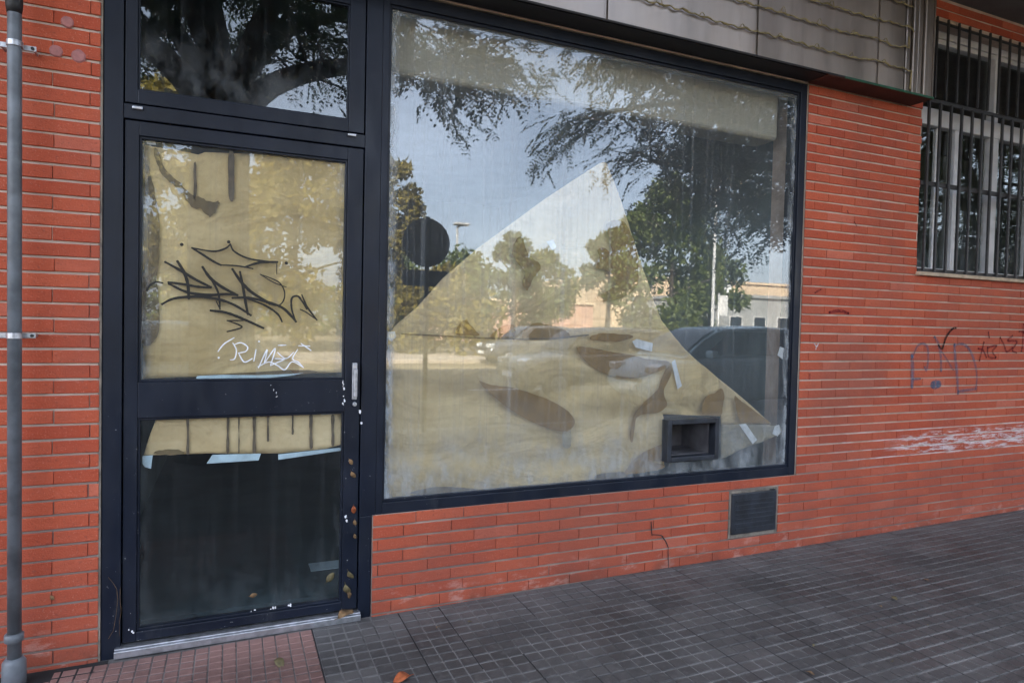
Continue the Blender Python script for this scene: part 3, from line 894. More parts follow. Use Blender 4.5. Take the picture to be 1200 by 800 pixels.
def creases(x, z):
    """slack drooping folds of the wide sheet: depth added behind the glass"""
    f = 0.0
    for (zc, sag, slope, w_, d) in ((1.33, .10, -.06, .030, .030), (1.16, .14, .05, .045, .034), (1.02, .08, -.12, .035, .026), (.84, .06, .08, .05, .030), (.72, .05, -.05, .04, .02)):
        c = zc - sag * math.sin(math.pi * max(0, min(1, (x - .7) / 1.6))) + slope * (x - 1.5) + .02 * mnoise.noise((x * 3, zc * 5, 0))
        q = (z - c) / w_
        f += d * math.exp(-q * q) * (.6 + .4 * mnoise.noise((x * 1.7, zc * 9, 2.0)))
    return f
peak = put_sheet('kraft_paper', [(454, 412), (456, 392), (466, 380), (490, 360), (520, 326), (560, 291), (600, 262), (640, 233), (676, 209), (704, 191), (709, 189), (713, 191), (726, 225), (741, 270), (756, 316), (769, 352),
                                 (778, 376), (800, 404), (830, 432), (851, 449), (880, 474), (906, 497), (848, 497.5), (847, 486), (770, 486), (640, 440), (520, 430)], .060, .034, M['kraft'],
                 'tall peaked sheet of brown paper rising to a point in the shop window', group=PG, seed=3)
low = put_sheet('kraft_paper', [(452, 589), (454, 394), (475, 391), (520, 393.5), (560, 395.5), (610, 397), (650, 396), (690, 392), (740, 391), (782, 385), (800, 404), (828, 430), (842, 443), (846, 470), (846, 488), (781, 486), (779, 545),
                                (772, 551), (735, 556), (600, 574)], .048, .011, M['kraft_low'],
                'broad crumpled sheet of brown paper across the lower shop window', group=PG, seed=8, fold=creases)
grey = put_sheet('kraft_paper', [(845, 497), (900, 497.5), (914, 500), (918, 507), (895, 517), (872, 525), (850, 536), (845, 538)], .0455, .002, M['kraft_grey'],
                 'small dusty grey brown sheet right of the metal hatch', group=PG, seed=5)
random.seed(9)
SY = .0435
stain([(561, 446), (575, 450.5), (600, 454), (630, 463), (655, 474), (671, 487), (673, 497), (665, 505), (650, 504), (630, 497), (608, 486), (590, 474), (574, 460)], SY, M['stain_seam_dark'] if False else M['stain'], low)
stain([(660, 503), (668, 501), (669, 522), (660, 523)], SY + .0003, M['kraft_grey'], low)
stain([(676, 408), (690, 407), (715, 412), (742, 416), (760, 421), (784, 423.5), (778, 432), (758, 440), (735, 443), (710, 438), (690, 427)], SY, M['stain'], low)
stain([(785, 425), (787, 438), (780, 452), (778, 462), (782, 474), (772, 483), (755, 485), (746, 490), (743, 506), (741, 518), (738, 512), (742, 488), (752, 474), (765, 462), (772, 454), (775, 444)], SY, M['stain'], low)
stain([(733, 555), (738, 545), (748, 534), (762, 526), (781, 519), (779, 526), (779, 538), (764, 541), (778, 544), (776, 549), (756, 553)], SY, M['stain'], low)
for p_ in ([(700, 556), (722, 553), (733, 553.5), (733, 559), (700, 562)], [(480, 578), (510, 570), (540, 571), (560, 574), (520, 579)]):
    stain(p_, SY + .0002, M['drip'], low)
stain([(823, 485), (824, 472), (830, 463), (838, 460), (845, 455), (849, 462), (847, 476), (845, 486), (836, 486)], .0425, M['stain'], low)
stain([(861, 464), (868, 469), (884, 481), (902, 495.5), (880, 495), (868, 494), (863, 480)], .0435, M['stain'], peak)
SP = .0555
stain([(470, 390.4), (520, 392.6), (560, 394.8), (610, 396.2), (650, 395.4), (690, 391.4), (690, 393.2), (650, 397.6), (610, 398.4), (560, 396.8), (520, 394.6), (470, 391.8)], .0440, M['stain_seam_dark'], low, closed=False, name='seam_shade_line')  # seam shadow painted as a thin dark line along the sheet's top edge
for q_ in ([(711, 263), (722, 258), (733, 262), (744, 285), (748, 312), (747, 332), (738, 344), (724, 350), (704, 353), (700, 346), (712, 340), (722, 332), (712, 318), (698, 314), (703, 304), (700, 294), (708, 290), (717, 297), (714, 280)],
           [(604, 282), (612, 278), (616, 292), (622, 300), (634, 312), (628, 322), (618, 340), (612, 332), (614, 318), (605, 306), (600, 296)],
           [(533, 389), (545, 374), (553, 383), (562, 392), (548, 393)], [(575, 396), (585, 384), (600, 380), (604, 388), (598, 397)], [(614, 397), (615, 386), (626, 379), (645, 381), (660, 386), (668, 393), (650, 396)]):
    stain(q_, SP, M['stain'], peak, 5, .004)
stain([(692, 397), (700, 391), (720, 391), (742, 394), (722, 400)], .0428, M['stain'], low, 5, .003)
dup_ = put_sheet('kraft_paper', [(167, 444), (168.5, 170), (182, 172), (205, 175), (232, 181), (240, 178), (300, 180), (408, 189), (403, 436), (380, 437), (300, 439), (230, 441.5), (205, 442)], .0555, .009, M['kraft_low'],
                 'wide brown paper sheet behind the graffitied upper door glass', group=PG, seed=14)
strip = put_sheet('kraft_paper', [(168, 534), (176, 508), (183, 491), (240, 487), (400, 480), (400, 521), (380, 526), (330, 531), (300, 531.5), (250, 531), (200, 532.5)], .0555, .005, M['kraft'],
                  'narrow brown paper strip below the door mid rail', group=PG, seed=17)
DY = .0525
stain([(180, 174), (186, 178), (190, 190), (200, 205), (212, 216), (224, 228), (236, 232), (246, 236), (257, 236), (254, 246), (246, 254), (236, 246), (224, 242), (212, 226), (202, 216), (190, 204), (182, 188)], DY, M['stain_seam_dark'], dup_, 4, .004)
stain([(168, 196), (174, 195), (180, 220), (186, 256), (187, 290), (184, 330), (186, 360), (184, 395), (166, 400), (166, 330), (174, 300), (172, 250)], DY + .0003, M['stain_seam_dark'], dup_, 4, .003)
stain([(268, 180), (274, 180), (274, 228), (271, 236), (268, 226)], DY, M['drip'], dup_)
stain([(227, 194), (230, 194), (230, 232), (227, 230)], DY, M['drip'], dup_)
stain([(228, 441), (300, 436), (352, 433), (372, 435), (350, 439), (290, 440)], DY, M['stain_seam_dark'], dup_, 3, .002)
stain([(180, 531), (190, 527), (205, 526), (217, 530), (205, 533)], DY, M['stain_seam_dark'], strip, 4, .002)
for x, w_, b_ in ((220, 1.6, 530), (267, 1.5, 529), (280, .7, 529), (298, 2.0, 530), (314, 1.3, 516), (343, 1.2, 508), (364.5, 2.0, 524), (390, 1.8, 521)):
    stain([(x - w_, 487), (x + w_, 487), (x + w_ * .8, (487 + b_) / 2), (x + w_, b_), (x - w_, b_), (x - w_ * .8, (487 + b_) / 2)], DY, M['drip'], strip, 3, .0012)
# pale film pieces showing under the torn edges
for px_, lab in (([(228, 447.5), (231, 440.5), (262, 439), (300, 439.5), (340, 438), (356, 437), (340, 440), (300, 444), (262, 446.5)], 'pale blue film strip under the upper door paper'),
                 ([(167, 534), (179, 533), (177, 549), (170, 547), (167, 543)], 'small pale blue film scrap at the left end of the paper strip'),
                 ([(242, 543), (249, 532.5), (306, 531), (303, 539)], 'pale blue film piece hanging mid way under the paper strip'),
                 ([(326, 538.5), (326, 532), (400, 524), (400, 527.5)], 'long pale blue film piece under the right end of the paper strip')):
    mb = MB(); mb.slab([xz(a, b, .0495) for a, b in px_], .0490, .0498)
    tag(mb.build('backing_film', M['backing']), lab, 'film', 'pale film scraps on the door glass')
# tape strips
for px_, lab in (([(741, 400), (746, 397), (765, 402), (764, 412), (745, 407)], 'white tape piece on the paper above the right brown stain'),
                 ([(787, 424), (791, 421), (799, 452), (794, 456)], 'upright white tape strip above the metal hatch'),
                 ([(866, 497), (874, 496), (887, 515), (882, 520)], 'slanting white tape strip right of the metal hatch'),
                 ([(911, 416), (914, 406), (919, 408), (917, 421)], 'short white tape strip near the right window frame'),
                 ([(905, 508), (908, 499), (913, 497), (915, 506), (911, 511)], 'white tape scrap at the low right paper corner'),
                 ([(454, 389), (463, 388), (464, 395), (459, 400), (454, 397)], 'pale tape scrap at the left end of the paper seam'),
                 ([(171, 164), (181, 164), (183, 170), (172, 169)], 'white tape scrap in the top left corner of the door glass'),
                 ([(375, 482), (390, 481.5), (392, 485), (376, 486)], 'white tape scrap at the top of the paper strip'),
                 ([(640, 283), (648, 281), (652, 289), (648, 294)], 'tiny white tape scrap on the peaked brown sheet')):
    mb = MB(); mb.slab([xz(a, b, .0412) for a, b in px_], .0408, .0412) if 'door' not in lab and 'strip' != lab[-5:] else mb.slab([xz(a, b, .0475) for a, b in px_], .0470, .0475)
    tag(mb.build('tape', M['tape']), lab, 'tape', 'white tape pieces on the glass')

# ------------------------------------------------------------------ drainpipe
dp = thing('drainpipe', 'grey drainpipe running down the brick pier beside the door', 'drainpipe', (-.735, -.085, 0))
RT = (-.735, -.085, 0)
PX, PY = -.735, -.085
p_ = MB(); p_.tube([(PX - .003, PY, 3.7), (PX, PY, 2.0), (PX + .001, PY, .08)], .0225, 20); p_.build('pipe', M['pipe'], dp, True, root=RT)
p_ = MB(); p_.tube([(PX - .002, PY, 3.0), (PX - .002, PY, 2.525), (PX - .002, PY, 2.495)], [.027, .027, .0235], 20); p_.build('socket', M['black'], dp, True, root=RT)
for pz in (2.385, 1.313):
    p_ = MB(); p_.tube([(PX, PY, pz - .011), (PX, PY, pz + .011)], .0262, 20)
    p_.box(PX - .058, PX + .060, -.062, -.056, pz - .010, pz + .010); p_.box(PX + .048, PX + .054, -.062, .004, pz - .006, pz + .006); p_.box(PX - .054, PX - .048, -.062, .004, pz - .006, pz + .006)
    b_ = p_.build('bracket', M['alu'], dp, bevel=.002, root=RT)
    q_ = MB(); q_.tube([(PX + .049, -.0615, pz), (PX + .049, -.067, pz)], .006, 8); q_.build('bolt', M['black'], b_, root=RT)
p_ = MB(); p_.tube([(PX, PY, .195), (PX, PY, .19), (PX, PY, .165), (PX, PY, .16)], [.0245, .031, .031, .0245], 20); p_.build('coupling', M['pipe'], dp, True, root=RT)
p_ = MB(); p_.tube([(PX, PY, .10), (PX, PY, .085), (PX, PY, -.02)], [.028, .038, .040], 20); p_.build('pipe_shoe', M['pipe'], dp, True, root=RT)

# ------------------------------------------------------------------ sign band above the window
FB = thing('sign_band', 'sheet metal sign band above the shop window with bare panels', 'sign band', (1.6, -.15, 2.94))
RF = (1.6, -.15, 2.94); FY0 = -.152; FZ = 2.942; FT = 3.70
seams = [-1.9, -.25, .745, 1.737, 2.722, 3.70, 3.955]
for i in range(len(seams) - 1):
    a, b = seams[i], seams[i + 1]
    mb = MB(); mb.box(a + .012, b - .012, FY0, FY0 + .012, FZ, FT); mb.build('panel', M['steel'], FB, bevel=.003, root=RF)
for x in seams[:-1]:
    mb = MB(); mb.box(x - .0115, x + .0115, FY0 + .006, FY0 + .016, FZ, FT); mb.build('backing_strip', M['steel'], FB, root=RF)
    mb = MB(); mb.box(x + .004, x + .030, FY0 - .004, FY0 - .0005, FZ + .004, FT); mb.build('cover_strip', M['steel'], FB, root=RF)
mb = MB()
for x, y_ in ((3.96, .010), (4.02, .004), (4.075, .012), (4.13, .002), (4.18, .014)): mb.box(x, x + .042, FY0 + y_ - .008, FY0 + .03, FZ + .002, FT)
mb.build('corner_trim', M['steel'], FB, bevel=.006, root=RF)
mb = MB(); mb.box(-1.9, 3.283, FY0 + .013, -.0035, FZ - .004, FZ + .004); mb.build('soffit', M['soffit'], FB, root=RF)
mb = MB(); mb.box(3.2835, 4.225, FY0 + .0, -.0035, FZ - .010, FZ - .0015); mb.build('soffit', M['soffit_red'], FB, root=RF)
mb = MB(); mb.box(3.42, 4.232, FY0 - .006, FY0 - .0005, FZ - .009, FZ + .004); mb.build('edge_strip', M['green'], FB, root=RF)
mb = MB(); mb.box(-1.9, 3.42, FY0 - .006, FY0 - .0005, FZ - .006, FZ + .004); mb.build('edge_strip', M['soffit'], FB, root=RF)
mb = MB(); mb.box(4.224, 4.230, FY0, -.003, FZ, FT); mb.build('end_cap', M['steel'], FB, root=RF)

# light cords
def cord(px, y, label, seed):
    random.seed(seed)
    base = [at(a, b, y) for a, b in px]
    pts = []
    for i in range(len(base) - 1):
        n = max(4, int((base[i + 1] - base[i]).length / .012))
        for k in range(n): pts.append(base[i].lerp(base[i + 1], k / n))
    pts.append(base[-1])
    out = []
    for i, p in enumerate(pts):
        out.append(p + Vector((0, random.uniform(-.002, .001), .004 * math.sin(i * .9 + seed) + random.uniform(-.002, .002))))
    mb = MB(); mb.tube(out, .0036, 6); mb.tube([p + Vector((0, -.003, .005 * math.sin(i * .55))) for i, p in enumerate(out)], .0028, 5)
    th_ = tag(mb.build('light_cord', M['cord'], None, True), label, 'light cord', 'light cords on the sign band')
    for i in range(10, len(out) - 14, random.choice((23, 29, 31))):
        lb = MB(); p = out[i]; s = random.choice((-1, -1, 1)) * random.uniform(.6, 1.15)
        lb.tube([p, p + Vector((.010, -.004, -.022 * s)), p + Vector((.022, -.004, -.030 * s)), p + Vector((.034, -.002, -.016 * s)), p + Vector((.040, 0, .0))], .0022, 5)
        lb.build('cord_loop', M['cord'], th_, True)
    return th_


CY = FY0 - .012
cord([(690, -22), (757, 1), (800, 12), (842, 26), (890, 38), (915, 44), (945, 53), (975, 61), (1000, 68), (1030, 71), (1043, 77), (1060, 81), (1068, 84), (1066, 105)], CY, 'lowest yellowed light cord strung along the sign band', 3)
cord([(800, -22), (861, 0), (905, 12), (950, 26), (985, 37), (1012, 42), (1030, 46), (1046, 54), (1065, 56), (1065, 44)], CY, 'middle yellowed light cord strung along the sign band', 7)
cord([(900, -22), (950, 0), (975, 7), (1000, 15), (1025, 22), (1050, 28), (1068, 33), (1071, 38)], CY, 'upper yellowed light cord strung along the sign band', 11)
cord([(1000, -18), (1040, -2), (1056, 4), (1070, 9)], CY, 'short light cord at the top right end of the sign band', 13)

# ------------------------------------------------------------------ dry leaves
def leaf(p, size, mat, label, rot, group='fallen dry leaves', curl=.35):
    mb = MB(); n = 7; vs = []; fs = []
    for i in range(n + 1):
        t = i / n; w = math.sin(math.pi * min(1, t * .92 + .04)) ** .8 * .32
        vs += [(t - .5, -w, curl * w * w * 3 + curl * .25 * math.sin(t * 5)), (t - .5, 0, curl * .25 * math.sin(t * 5) - .02), (t - .5, w, curl * w * w * 3 + curl * .25 * math.sin(t * 5 + .6))]
    for i in range(n): fs += [(3 * i, 3 * i + 3, 3 * i + 4, 3 * i + 1), (3 * i + 1, 3 * i + 4, 3 * i + 5, 3 * i + 2)]
    mb.add([tuple(c * size for c in v) for v in vs], fs); mb.tube([(-.5 * size, 0, 0), (-.75 * size, .03 * size, .03 * size)], .018 * size, 5)
    o = mb.build('dry_leaf', mat, None, True)
    o.location = p; o.rotation_euler = rot
    sd = o.modifiers.new('thick', 'SOLIDIFY'); sd.thickness = .0006
    return tag(o, label, 'leaf', group)


random.seed(31)
GG = 'dry leaves caught in the door gap'
for (px, py, s, mt, lab) in ((411, 541, .030, 'dry', 'highest brown leaf caught in the gap right of the door'), (414, 556, .034, 'dry', 'brown leaf caught in the door gap above the rusty one'),
                             (414.5, 597, .036, 'dry_red', 'rusty orange leaf caught in the door gap'), (416, 612, .028, 'dry', 'pale leaf caught just below the rusty one'),
                             (416, 628, .024, 'dry', 'small curled leaf low in the door gap'), (411, 673, .042, 'dry_green', 'greenish leaf on top of the bundle at the door corner'),
                             (407, 690, .050, 'dry_green', 'curled leaf bundle at the lower door corner'), (409, 697, .036, 'dry', 'brown leaf under the bundle at the door corner')):
    p = at(px, py, .010)
    leaf(p, s, M[mt], lab, (R(90) + random.uniform(-.3, .3), random.uniform(-.4, .4) + R(75), random.uniform(-.4, .4)), GG)
p = at(405, 718, -.02); leaf((p.x, -.03, .048), .085, M['dry'], 'big pale dry leaf lying on the door threshold', (.25, -.15, .5), 'fallen leaves on the ground')


def on_ground(px, py):
    d = AX_R * ((px - 600) / FPX) - AX_U * ((py - 400) / FPX) + AX_F
    t = (-CAM.z) / d.z; q = CAM + d * t; t = (gz(q.x) - CAM.z) / d.z; return CAM + d * t


for (px, py, s, mt, lab) in ((471, 796, .075, 'dry_red', 'orange dry leaf on the grey tiles near the picture bottom'), (327, 778, .06, 'dry_green', 'greenish leaf lying on the red tiles'),
                             (950, 790, .03, 'dry', 'tiny pale leaf at the bottom of the grey pavement'), (1048, 702, .04, 'dry_green', 'small greenish leaf in the middle of the grey pavement'), (1085, 680, .03, 'dry', 'small dark leaf far out on the grey pavement')):
    q = on_ground(px, py); leaf((q.x, q.y, q.z + .007), s, M[mt], lab, (random.uniform(-.15, .15), random.uniform(-.15, .15), random.uniform(0, 6)), 'fallen leaves on the ground')
random.seed(63)
for i in range(12):
    px, py = random.uniform(480, 1150), random.uniform(640, 795)
    if py < 745 - (px - 380) * .165: py = 745 - (px - 380) * .165 + 12
    q = on_ground(px, py); leaf((q.x, min(q.y, -.05), q.z + .004), random.uniform(.010, .020), M[random.choice(('dry', 'dry_green'))], 'tiny dry leaf fragment lying loose on the grey pavement tiles', (random.uniform(-.2, .2), random.uniform(-.2, .2), random.uniform(0, 6)), 'tiny leaf fragments on the pavement')
p = at(297, 697, .034); leaf(p, .032, M['dry'], 'yellow leaf stuck low on the dark door glass', (R(90), R(-8), 0), 'leaves stuck on the door glass', .06)
p = at(387, 676, .034); leaf(p, .05, M['dry_green'], 'thin faded leaf stuck at the right of the dark door glass', (R(90), R(-50), 0), 'leaves stuck on the door glass', .06)
p = at(61, 700, -.004); leaf(p, .022, M['dry'], 'tiny yellow leaf stuck on the brick pier', (R(90), R(60), 0), 'leaves stuck on the door glass', .1)
# scraps of paper lying inside on the floor
mb = MB(); mb.box(.42, .62, .62, .74, .0205, .024)
tag(mb.build('paper_scrap', M['backing'], bevel=.001), 'pale paper scrap on the dark shop floor behind the door', 'paper scrap')

# ------------------------------------------------------------------ trees
def spray(mb, p, d, L, nl, ll, lw):
    """a feathered leaf: leaflets in pairs along a drooping stalk"""
    d = d.normalized()
    side = d.cross(Vector((random.uniform(-.4, .4), random.uniform(-.4, .4), 1)))
    if side.length < .05: side = Vector((1, 0, 0))
    side.normalize(); pos = Vector(p)
    for i in range(nl):
        t = (i + .6) / nl
        q = pos + d * (L * t) + Vector((0, 0, -.28 * L * t * t))
        for s in (-1, 1):
            a = (side * s * .85 + d * .45 + Vector((random.uniform(-.15, .15), random.uniform(-.15, .15), random.uniform(-.45, -.05)))).normalized()
            b = a.cross(Vector((random.uniform(-.5, .5), random.uniform(-.5, .5), 1))).normalized() * lw
            k = ll * random.uniform(.75, 1.1)
            mb.add([q, q + a * k * .5 + b, q + a * k, q + a * k * .5 - b], [(0, 1, 2, 3)])


def limb(mb, pts, r0, r1, n=10):
    P = []
    pts = [Vector(p) for p in pts]
    for i in range(len(pts) - 1):
        a = pts[max(0, i - 1)]; b = pts[i]; c = pts[i + 1]; e = pts[min(len(pts) - 1, i + 2)]
        for k in range(5):
            t = k / 5
            P.append(.5 * (2 * b + (c - a) * t + (2 * a - 5 * b + 4 * c - e) * t * t + (3 * b - a - 3 * c + e) * t ** 3))
    P.append(pts[-1])
    m_ = len(P) - 1
    mb.tube(P, [r0 + (r1 - r0) * (i / m_) for i in range(m_ + 1)], n)
    return P


def twigs(mb, P, start, count, length, r, tips, bias, droop=.25):
    m_ = len(P) - 1
    for _ in range(count):
        i = random.randint(int(start * m_), m_)
        b = P[i]
        d = (P[min(i + 1, m_)] - P[max(0, i - 1)]).normalized()
        v = (d * random.uniform(.1, 1) + Vector((random.uniform(-1, 1), random.uniform(-1, 1), random.uniform(-.5, .8))) + Vector(bias)).normalized()
        L = length * random.uniform(.5, 1.15)
        q = [b]
        for k in range(1, 5):
            t = k / 4
            q.append(b + v * L * t + Vector((random.uniform(-.06, .06), random.uniform(-.06, .06), random.uniform(-.05, .05))) * L + Vector((0, 0, -droop * L * t * t)))
        mb.tube(q, [r * (1 - .75 * k / 4) for k in range(5)], 5)
        for k in range(1, 5): tips.append((q[k], (q[k] - q[k - 1]).normalized()))


def street_tree(name, label, base, limbs, r, sprays, leafmat, seed, twig_n=9, twig_L=1.1, ll=.055, lw=.012, group=None, droop=.25, fork=None, zmin=None):
    random.seed(seed)
    th_ = thing(name, label, 'tree', base, group=group); B = Vector(base)
    tk = MB(); fz = fork
    trunk = limb(tk, [B, B + Vector((.02, 0, fz * .3)), B + Vector((-.03, .02, fz * .65)), B + Vector((.0, 0, fz))], r * 1.12, r * .86, 18)
    for i in range(18): tk.v[i] = tuple(B + (Vector(tk.v[i]) - B) * 1.3)
    tk.build('trunk', M['bark'], th_, True, root=base)
    cr = MB(); tips = []; lb = MB()
    for pts, r0, r1 in limbs:
        P = limb(lb, [B + Vector(p) for p in pts], r0, r1, 10)
        twigs(lb, P, .35, twig_n, twig_L, max(.012, r1 * .5), tips, (0, 0, .1), droop)
        for _ in range(3):
            i = random.randint(len(P) // 2, len(P) - 2); v = Vector((random.uniform(-1, 1), random.uniform(-1, 1), random.uniform(-.2, .7))).normalized()
            P2 = limb(lb, [P[i], P[i] + v * .8 + Vector((0, 0, .1)), P[i] + v * 1.7 + Vector((0, 0, .05))], r1 * 1.1, r1 * .4, 7)
            twigs(lb, P2, .2, twig_n // 2, twig_L * .9, max(.01, r1 * .35), tips, (0, 0, 0), droop)
    lb.build('branches', M['bark'], th_, True, root=base)
    for _ in range(sprays):
        p, d = random.choice(tips)
        v = (d + Vector((random.uniform(-1, 1), random.uniform(-1, 1), random.uniform(-.9, .35)))).normalized()
        q = p + Vector((random.gauss(0, .12), random.gauss(0, .12), random.gauss(0, .10)))
        if zmin and q.z < zmin: continue
        spray(cr, q, v, random.uniform(.16, .30), random.choice((5, 6, 7)), ll, lw)
    cr.build('crown', leafmat, th_, root=base)
    return th_


# the big tree right behind the camera, seen mirrored over the door
street_tree('street_tree', 'big forked tree mirrored dark in the pane above the door', (-.08, -4.05, -.02),
            [([(-.02, 0, 3.35), (-.55, .05, 3.9), (-1.3, .1, 4.35), (-2.4, .2, 4.9)], .15, .05), ([(0, 0, 3.35), (-.12, -.1, 4.3), (-.25, -.3, 5.4), (.1, -.6, 7.0)], .20, .06),
             ([(.05, 0, 3.3), (.45, .02, 3.78), (1.1, .1, 4.05), (2.0, .0, 4.25), (3.2, -.2, 4.6)], .14, .035), ([(.02, 0, 3.5), (.5, .3, 4.6), (1.4, .5, 5.6), (2.5, .4, 6.4)], .12, .04),
             ([(-.05, 0, 3.5), (-.6, -.6, 4.6), (-1.4, -1.3, 5.6)], .12, .04), ([(.02, -.05, 3.5), (.6, -.9, 4.7), (1.6, -1.8, 5.5)], .12, .04),
             ([(-.1, 0, 3.9), (-.5, .6, 4.6), (-1.0, .9, 5.2)], .08, .03)],
            .30, 7000, M['leaf'], 41, 14, 1.15, .066, .0165, 'street trees along the kerb', .30, fork=3.4)
# second kerb tree, crown mirrored in the right half of the shop window
street_tree('street_tree', 'leafy tree mirrored in the upper right of the shop window', (9.2, -4.3, .0),
            [([(0, 0, 2.9), (-.9, .1, 3.7), (-2.2, .0, 4.2), (-3.7, -.1, 4.7)], .12, .035), ([(0, 0, 2.9), (-.5, .3, 4.2), (-1.6, .4, 5.4), (-3.0, .3, 6.2)], .13, .04),
             ([(0, 0, 3.0), (.1, -.2, 4.5), (-.1, -.3, 6.2)], .13, .04), ([(0, 0, 2.8), (-.8, -.7, 3.4), (-2.0, -1.2, 3.9), (-3.2, -1.2, 4.0)], .11, .03),
             ([(0, 0, 2.9), (1.0, .2, 3.9), (2.3, .2, 4.8)], .12, .04), ([(0, 0, 2.8), (-.7, .6, 3.2), (-1.7, .9, 3.5), (-2.8, .9, 3.5)], .10, .03), ([(-.5, .1, 3.4), (-1.5, .3, 4.4), (-2.6, .6, 5.2), (-4.0, .6, 5.5)], .08, .03),
             ([(0, 0, 2.9), (-.9, -.4, 4.0), (-2.2, -.8, 5.0), (-3.6, -.9, 5.6)], .09, .03), ([(0, 0, 2.6), (-.9, -.1, 3.0), (-2.2, -.1, 3.3), (-3.5, .0, 3.3)], .08, .025)],
            .20, 10500, M['leaf'], 52, 17, 1.15, .068, .017, 'street trees along the kerb', .34, fork=3.0)


street_tree('street_tree', 'dense kerb tree mirrored in the barred window', (13.4, -4.6, .05),
            [([(0, 0, 1.9), (-.9, .1, 2.6), (-2.0, .0, 3.1), (-3.2, -.1, 3.6)], .12, .035), ([(0, 0, 1.9), (-.5, .3, 3.2), (-1.6, .4, 4.4), (-2.6, .3, 5.2)], .13, .04), ([(0, 0, 2.0), (.1, -.2, 3.9), (-.1, -.3, 6.2)], .13, .04),
             ([(0, 0, 1.8), (1.0, .2, 2.9), (2.6, .2, 3.8)], .12, .04), ([(0, 0, 1.7), (-.7, .6, 2.0), (-1.7, .9, 2.3), (-2.8, .9, 2.5)], .10, .03), ([(0, 0, 1.8), (.8, .5, 2.2), (1.9, .6, 2.4), (3.0, .6, 2.6)], .09, .03), ([(0, 0, 2.0), (.8, .6, 3.6), (1.9, .8, 5.0)], .1, .03)],
            .17, 8500, M['leaf'], 57, 15, 1.2, .070, .018, 'street trees along the kerb', .34, fork=2.0)


def far_tree(label, base, h, w, leafmat, seed, n=2600, ls=.16, trunk_h=.3, name='park_tree', shape=1.0):
    random.seed(seed)
    th_ = thing(name, label, 'tree', base, group='trees across the street'); B = Vector(base)
    tk = MB(); limb(tk, [B, B + Vector((.1, 0, h * trunk_h)), B + Vector((0, .1, h * .75))], h * .028, h * .008, 9)
    for k in range(7):
        z = h * random.uniform(trunk_h, .7); a = random.uniform(0, 6.28)
        limb(tk, [B + Vector((0, 0, z)), B + Vector((math.cos(a) * w * .25, math.sin(a) * w * .25, z + h * .08)), B + Vector((math.cos(a) * w * .42, math.sin(a) * w * .42, z + h * .12))], h * .010, h * .003, 6)
    tk.build('trunk', M['bark'], th_, True, root=base)
    cl = []
    for _ in range(34):
        t = random.random() ** .8; z = h * (trunk_h + (1 - trunk_h) * t)
        ww = w * .5 * math.sin(math.pi * min(1, (.14 + .80 * t))) ** .7 * shape
        a = random.uniform(0, 6.28); rr = ww * random.uniform(.35, 1)
        cl.append((B + Vector((math.cos(a) * rr, math.sin(a) * rr, z)), random.uniform(.10, .19) * w))
    cr = MB()
    for _ in range(int(n * 1.8)):
        c, r = random.choice(cl)
        v = Vector((random.gauss(0, 1), random.gauss(0, 1), random.gauss(0, .8)))
        p = c + v.normalized() * r * random.uniform(.4, 1.1)
        a = Vector((random.gauss(0, 1), random.gauss(0, 1), random.gauss(0, 1))).normalized() * ls * 1.25 * random.uniform(.6, 1.3)
        b = a.cross(Vector((random.gauss(0, 1), random.gauss(0, 1), random.gauss(0, 1)))).normalized() * ls * .6
        cr.add([p - a, p + b, p + a, p - b], [(0, 1, 2, 3)])
    cr.build('crown', leafmat, th_, root=base)
    return th_


G0 = -.15
far_tree('yellowing tree mirrored at the left edge of the shop window', (7.2, -30, G0), 9.4, 4.6, M['leaf_yellow'], 61, 3600, .15)
far_tree('broad yellow green tree mirrored on the right of the door paper', (2.6, -27.5, G0), 8.6, 7.5, M['leaf_yellow'], 62, 4200, .16, .12)
far_tree('green tree mirrored on the left of the door paper', (-3.6, -29, G0), 11.0, 8.5, M['leaf_yellow'], 63, 4800, .17, .15)
far_tree('pale green tree mirrored behind the lamp post', (13.2, -36, G0), 5.6, 5.5, M['leaf_mid'], 64, 2200, .16, .2)
far_tree('slim dark tree mirrored on the left slope of the peaked paper', (15.2, -32, G0), 6.6, 2.6, M['leaf'], 65, 2000, .13, .45)
far_tree('loose green tree mirrored on the peaked paper', (18.2, -34.5, G0), 5.8, 5.0, M['leaf_mid'], 66, 2200, .15, .2)
far_tree('dark round tree mirrored near the tip of the peaked paper', (21.0, -31, G0), 7.2, 2.9, M['leaf'], 75, 2600, .13, .42)
far_tree('low yellow bush mirrored below the round sign', (8.4, -25.3, G0), 3.6, 5.2, M['leaf_yellow'], 81, 2400, .14, .06)
far_tree('large green tree mirrored right of the peaked paper', (22.6, -27, G0), 9.0, 6.4, M['leaf_mid'], 67, 5600, .15, .10)
far_tree('low tree mirrored beside the beige building', (27.0, -29, G0), 6.0, 4.5, M['leaf_mid'], 68, 2000, .15, .15)
far_tree('distant tree mirrored left of the lamp post', (9.8, -40, G0), 5.5, 6.5, M['leaf_mid'], 69, 1800, .18, .1)
far_tree('distant tree mirrored under the door tag', (-1.5, -36, G0), 7.0, 7.5, M['leaf_yellow'], 70, 2200, .2, .1)

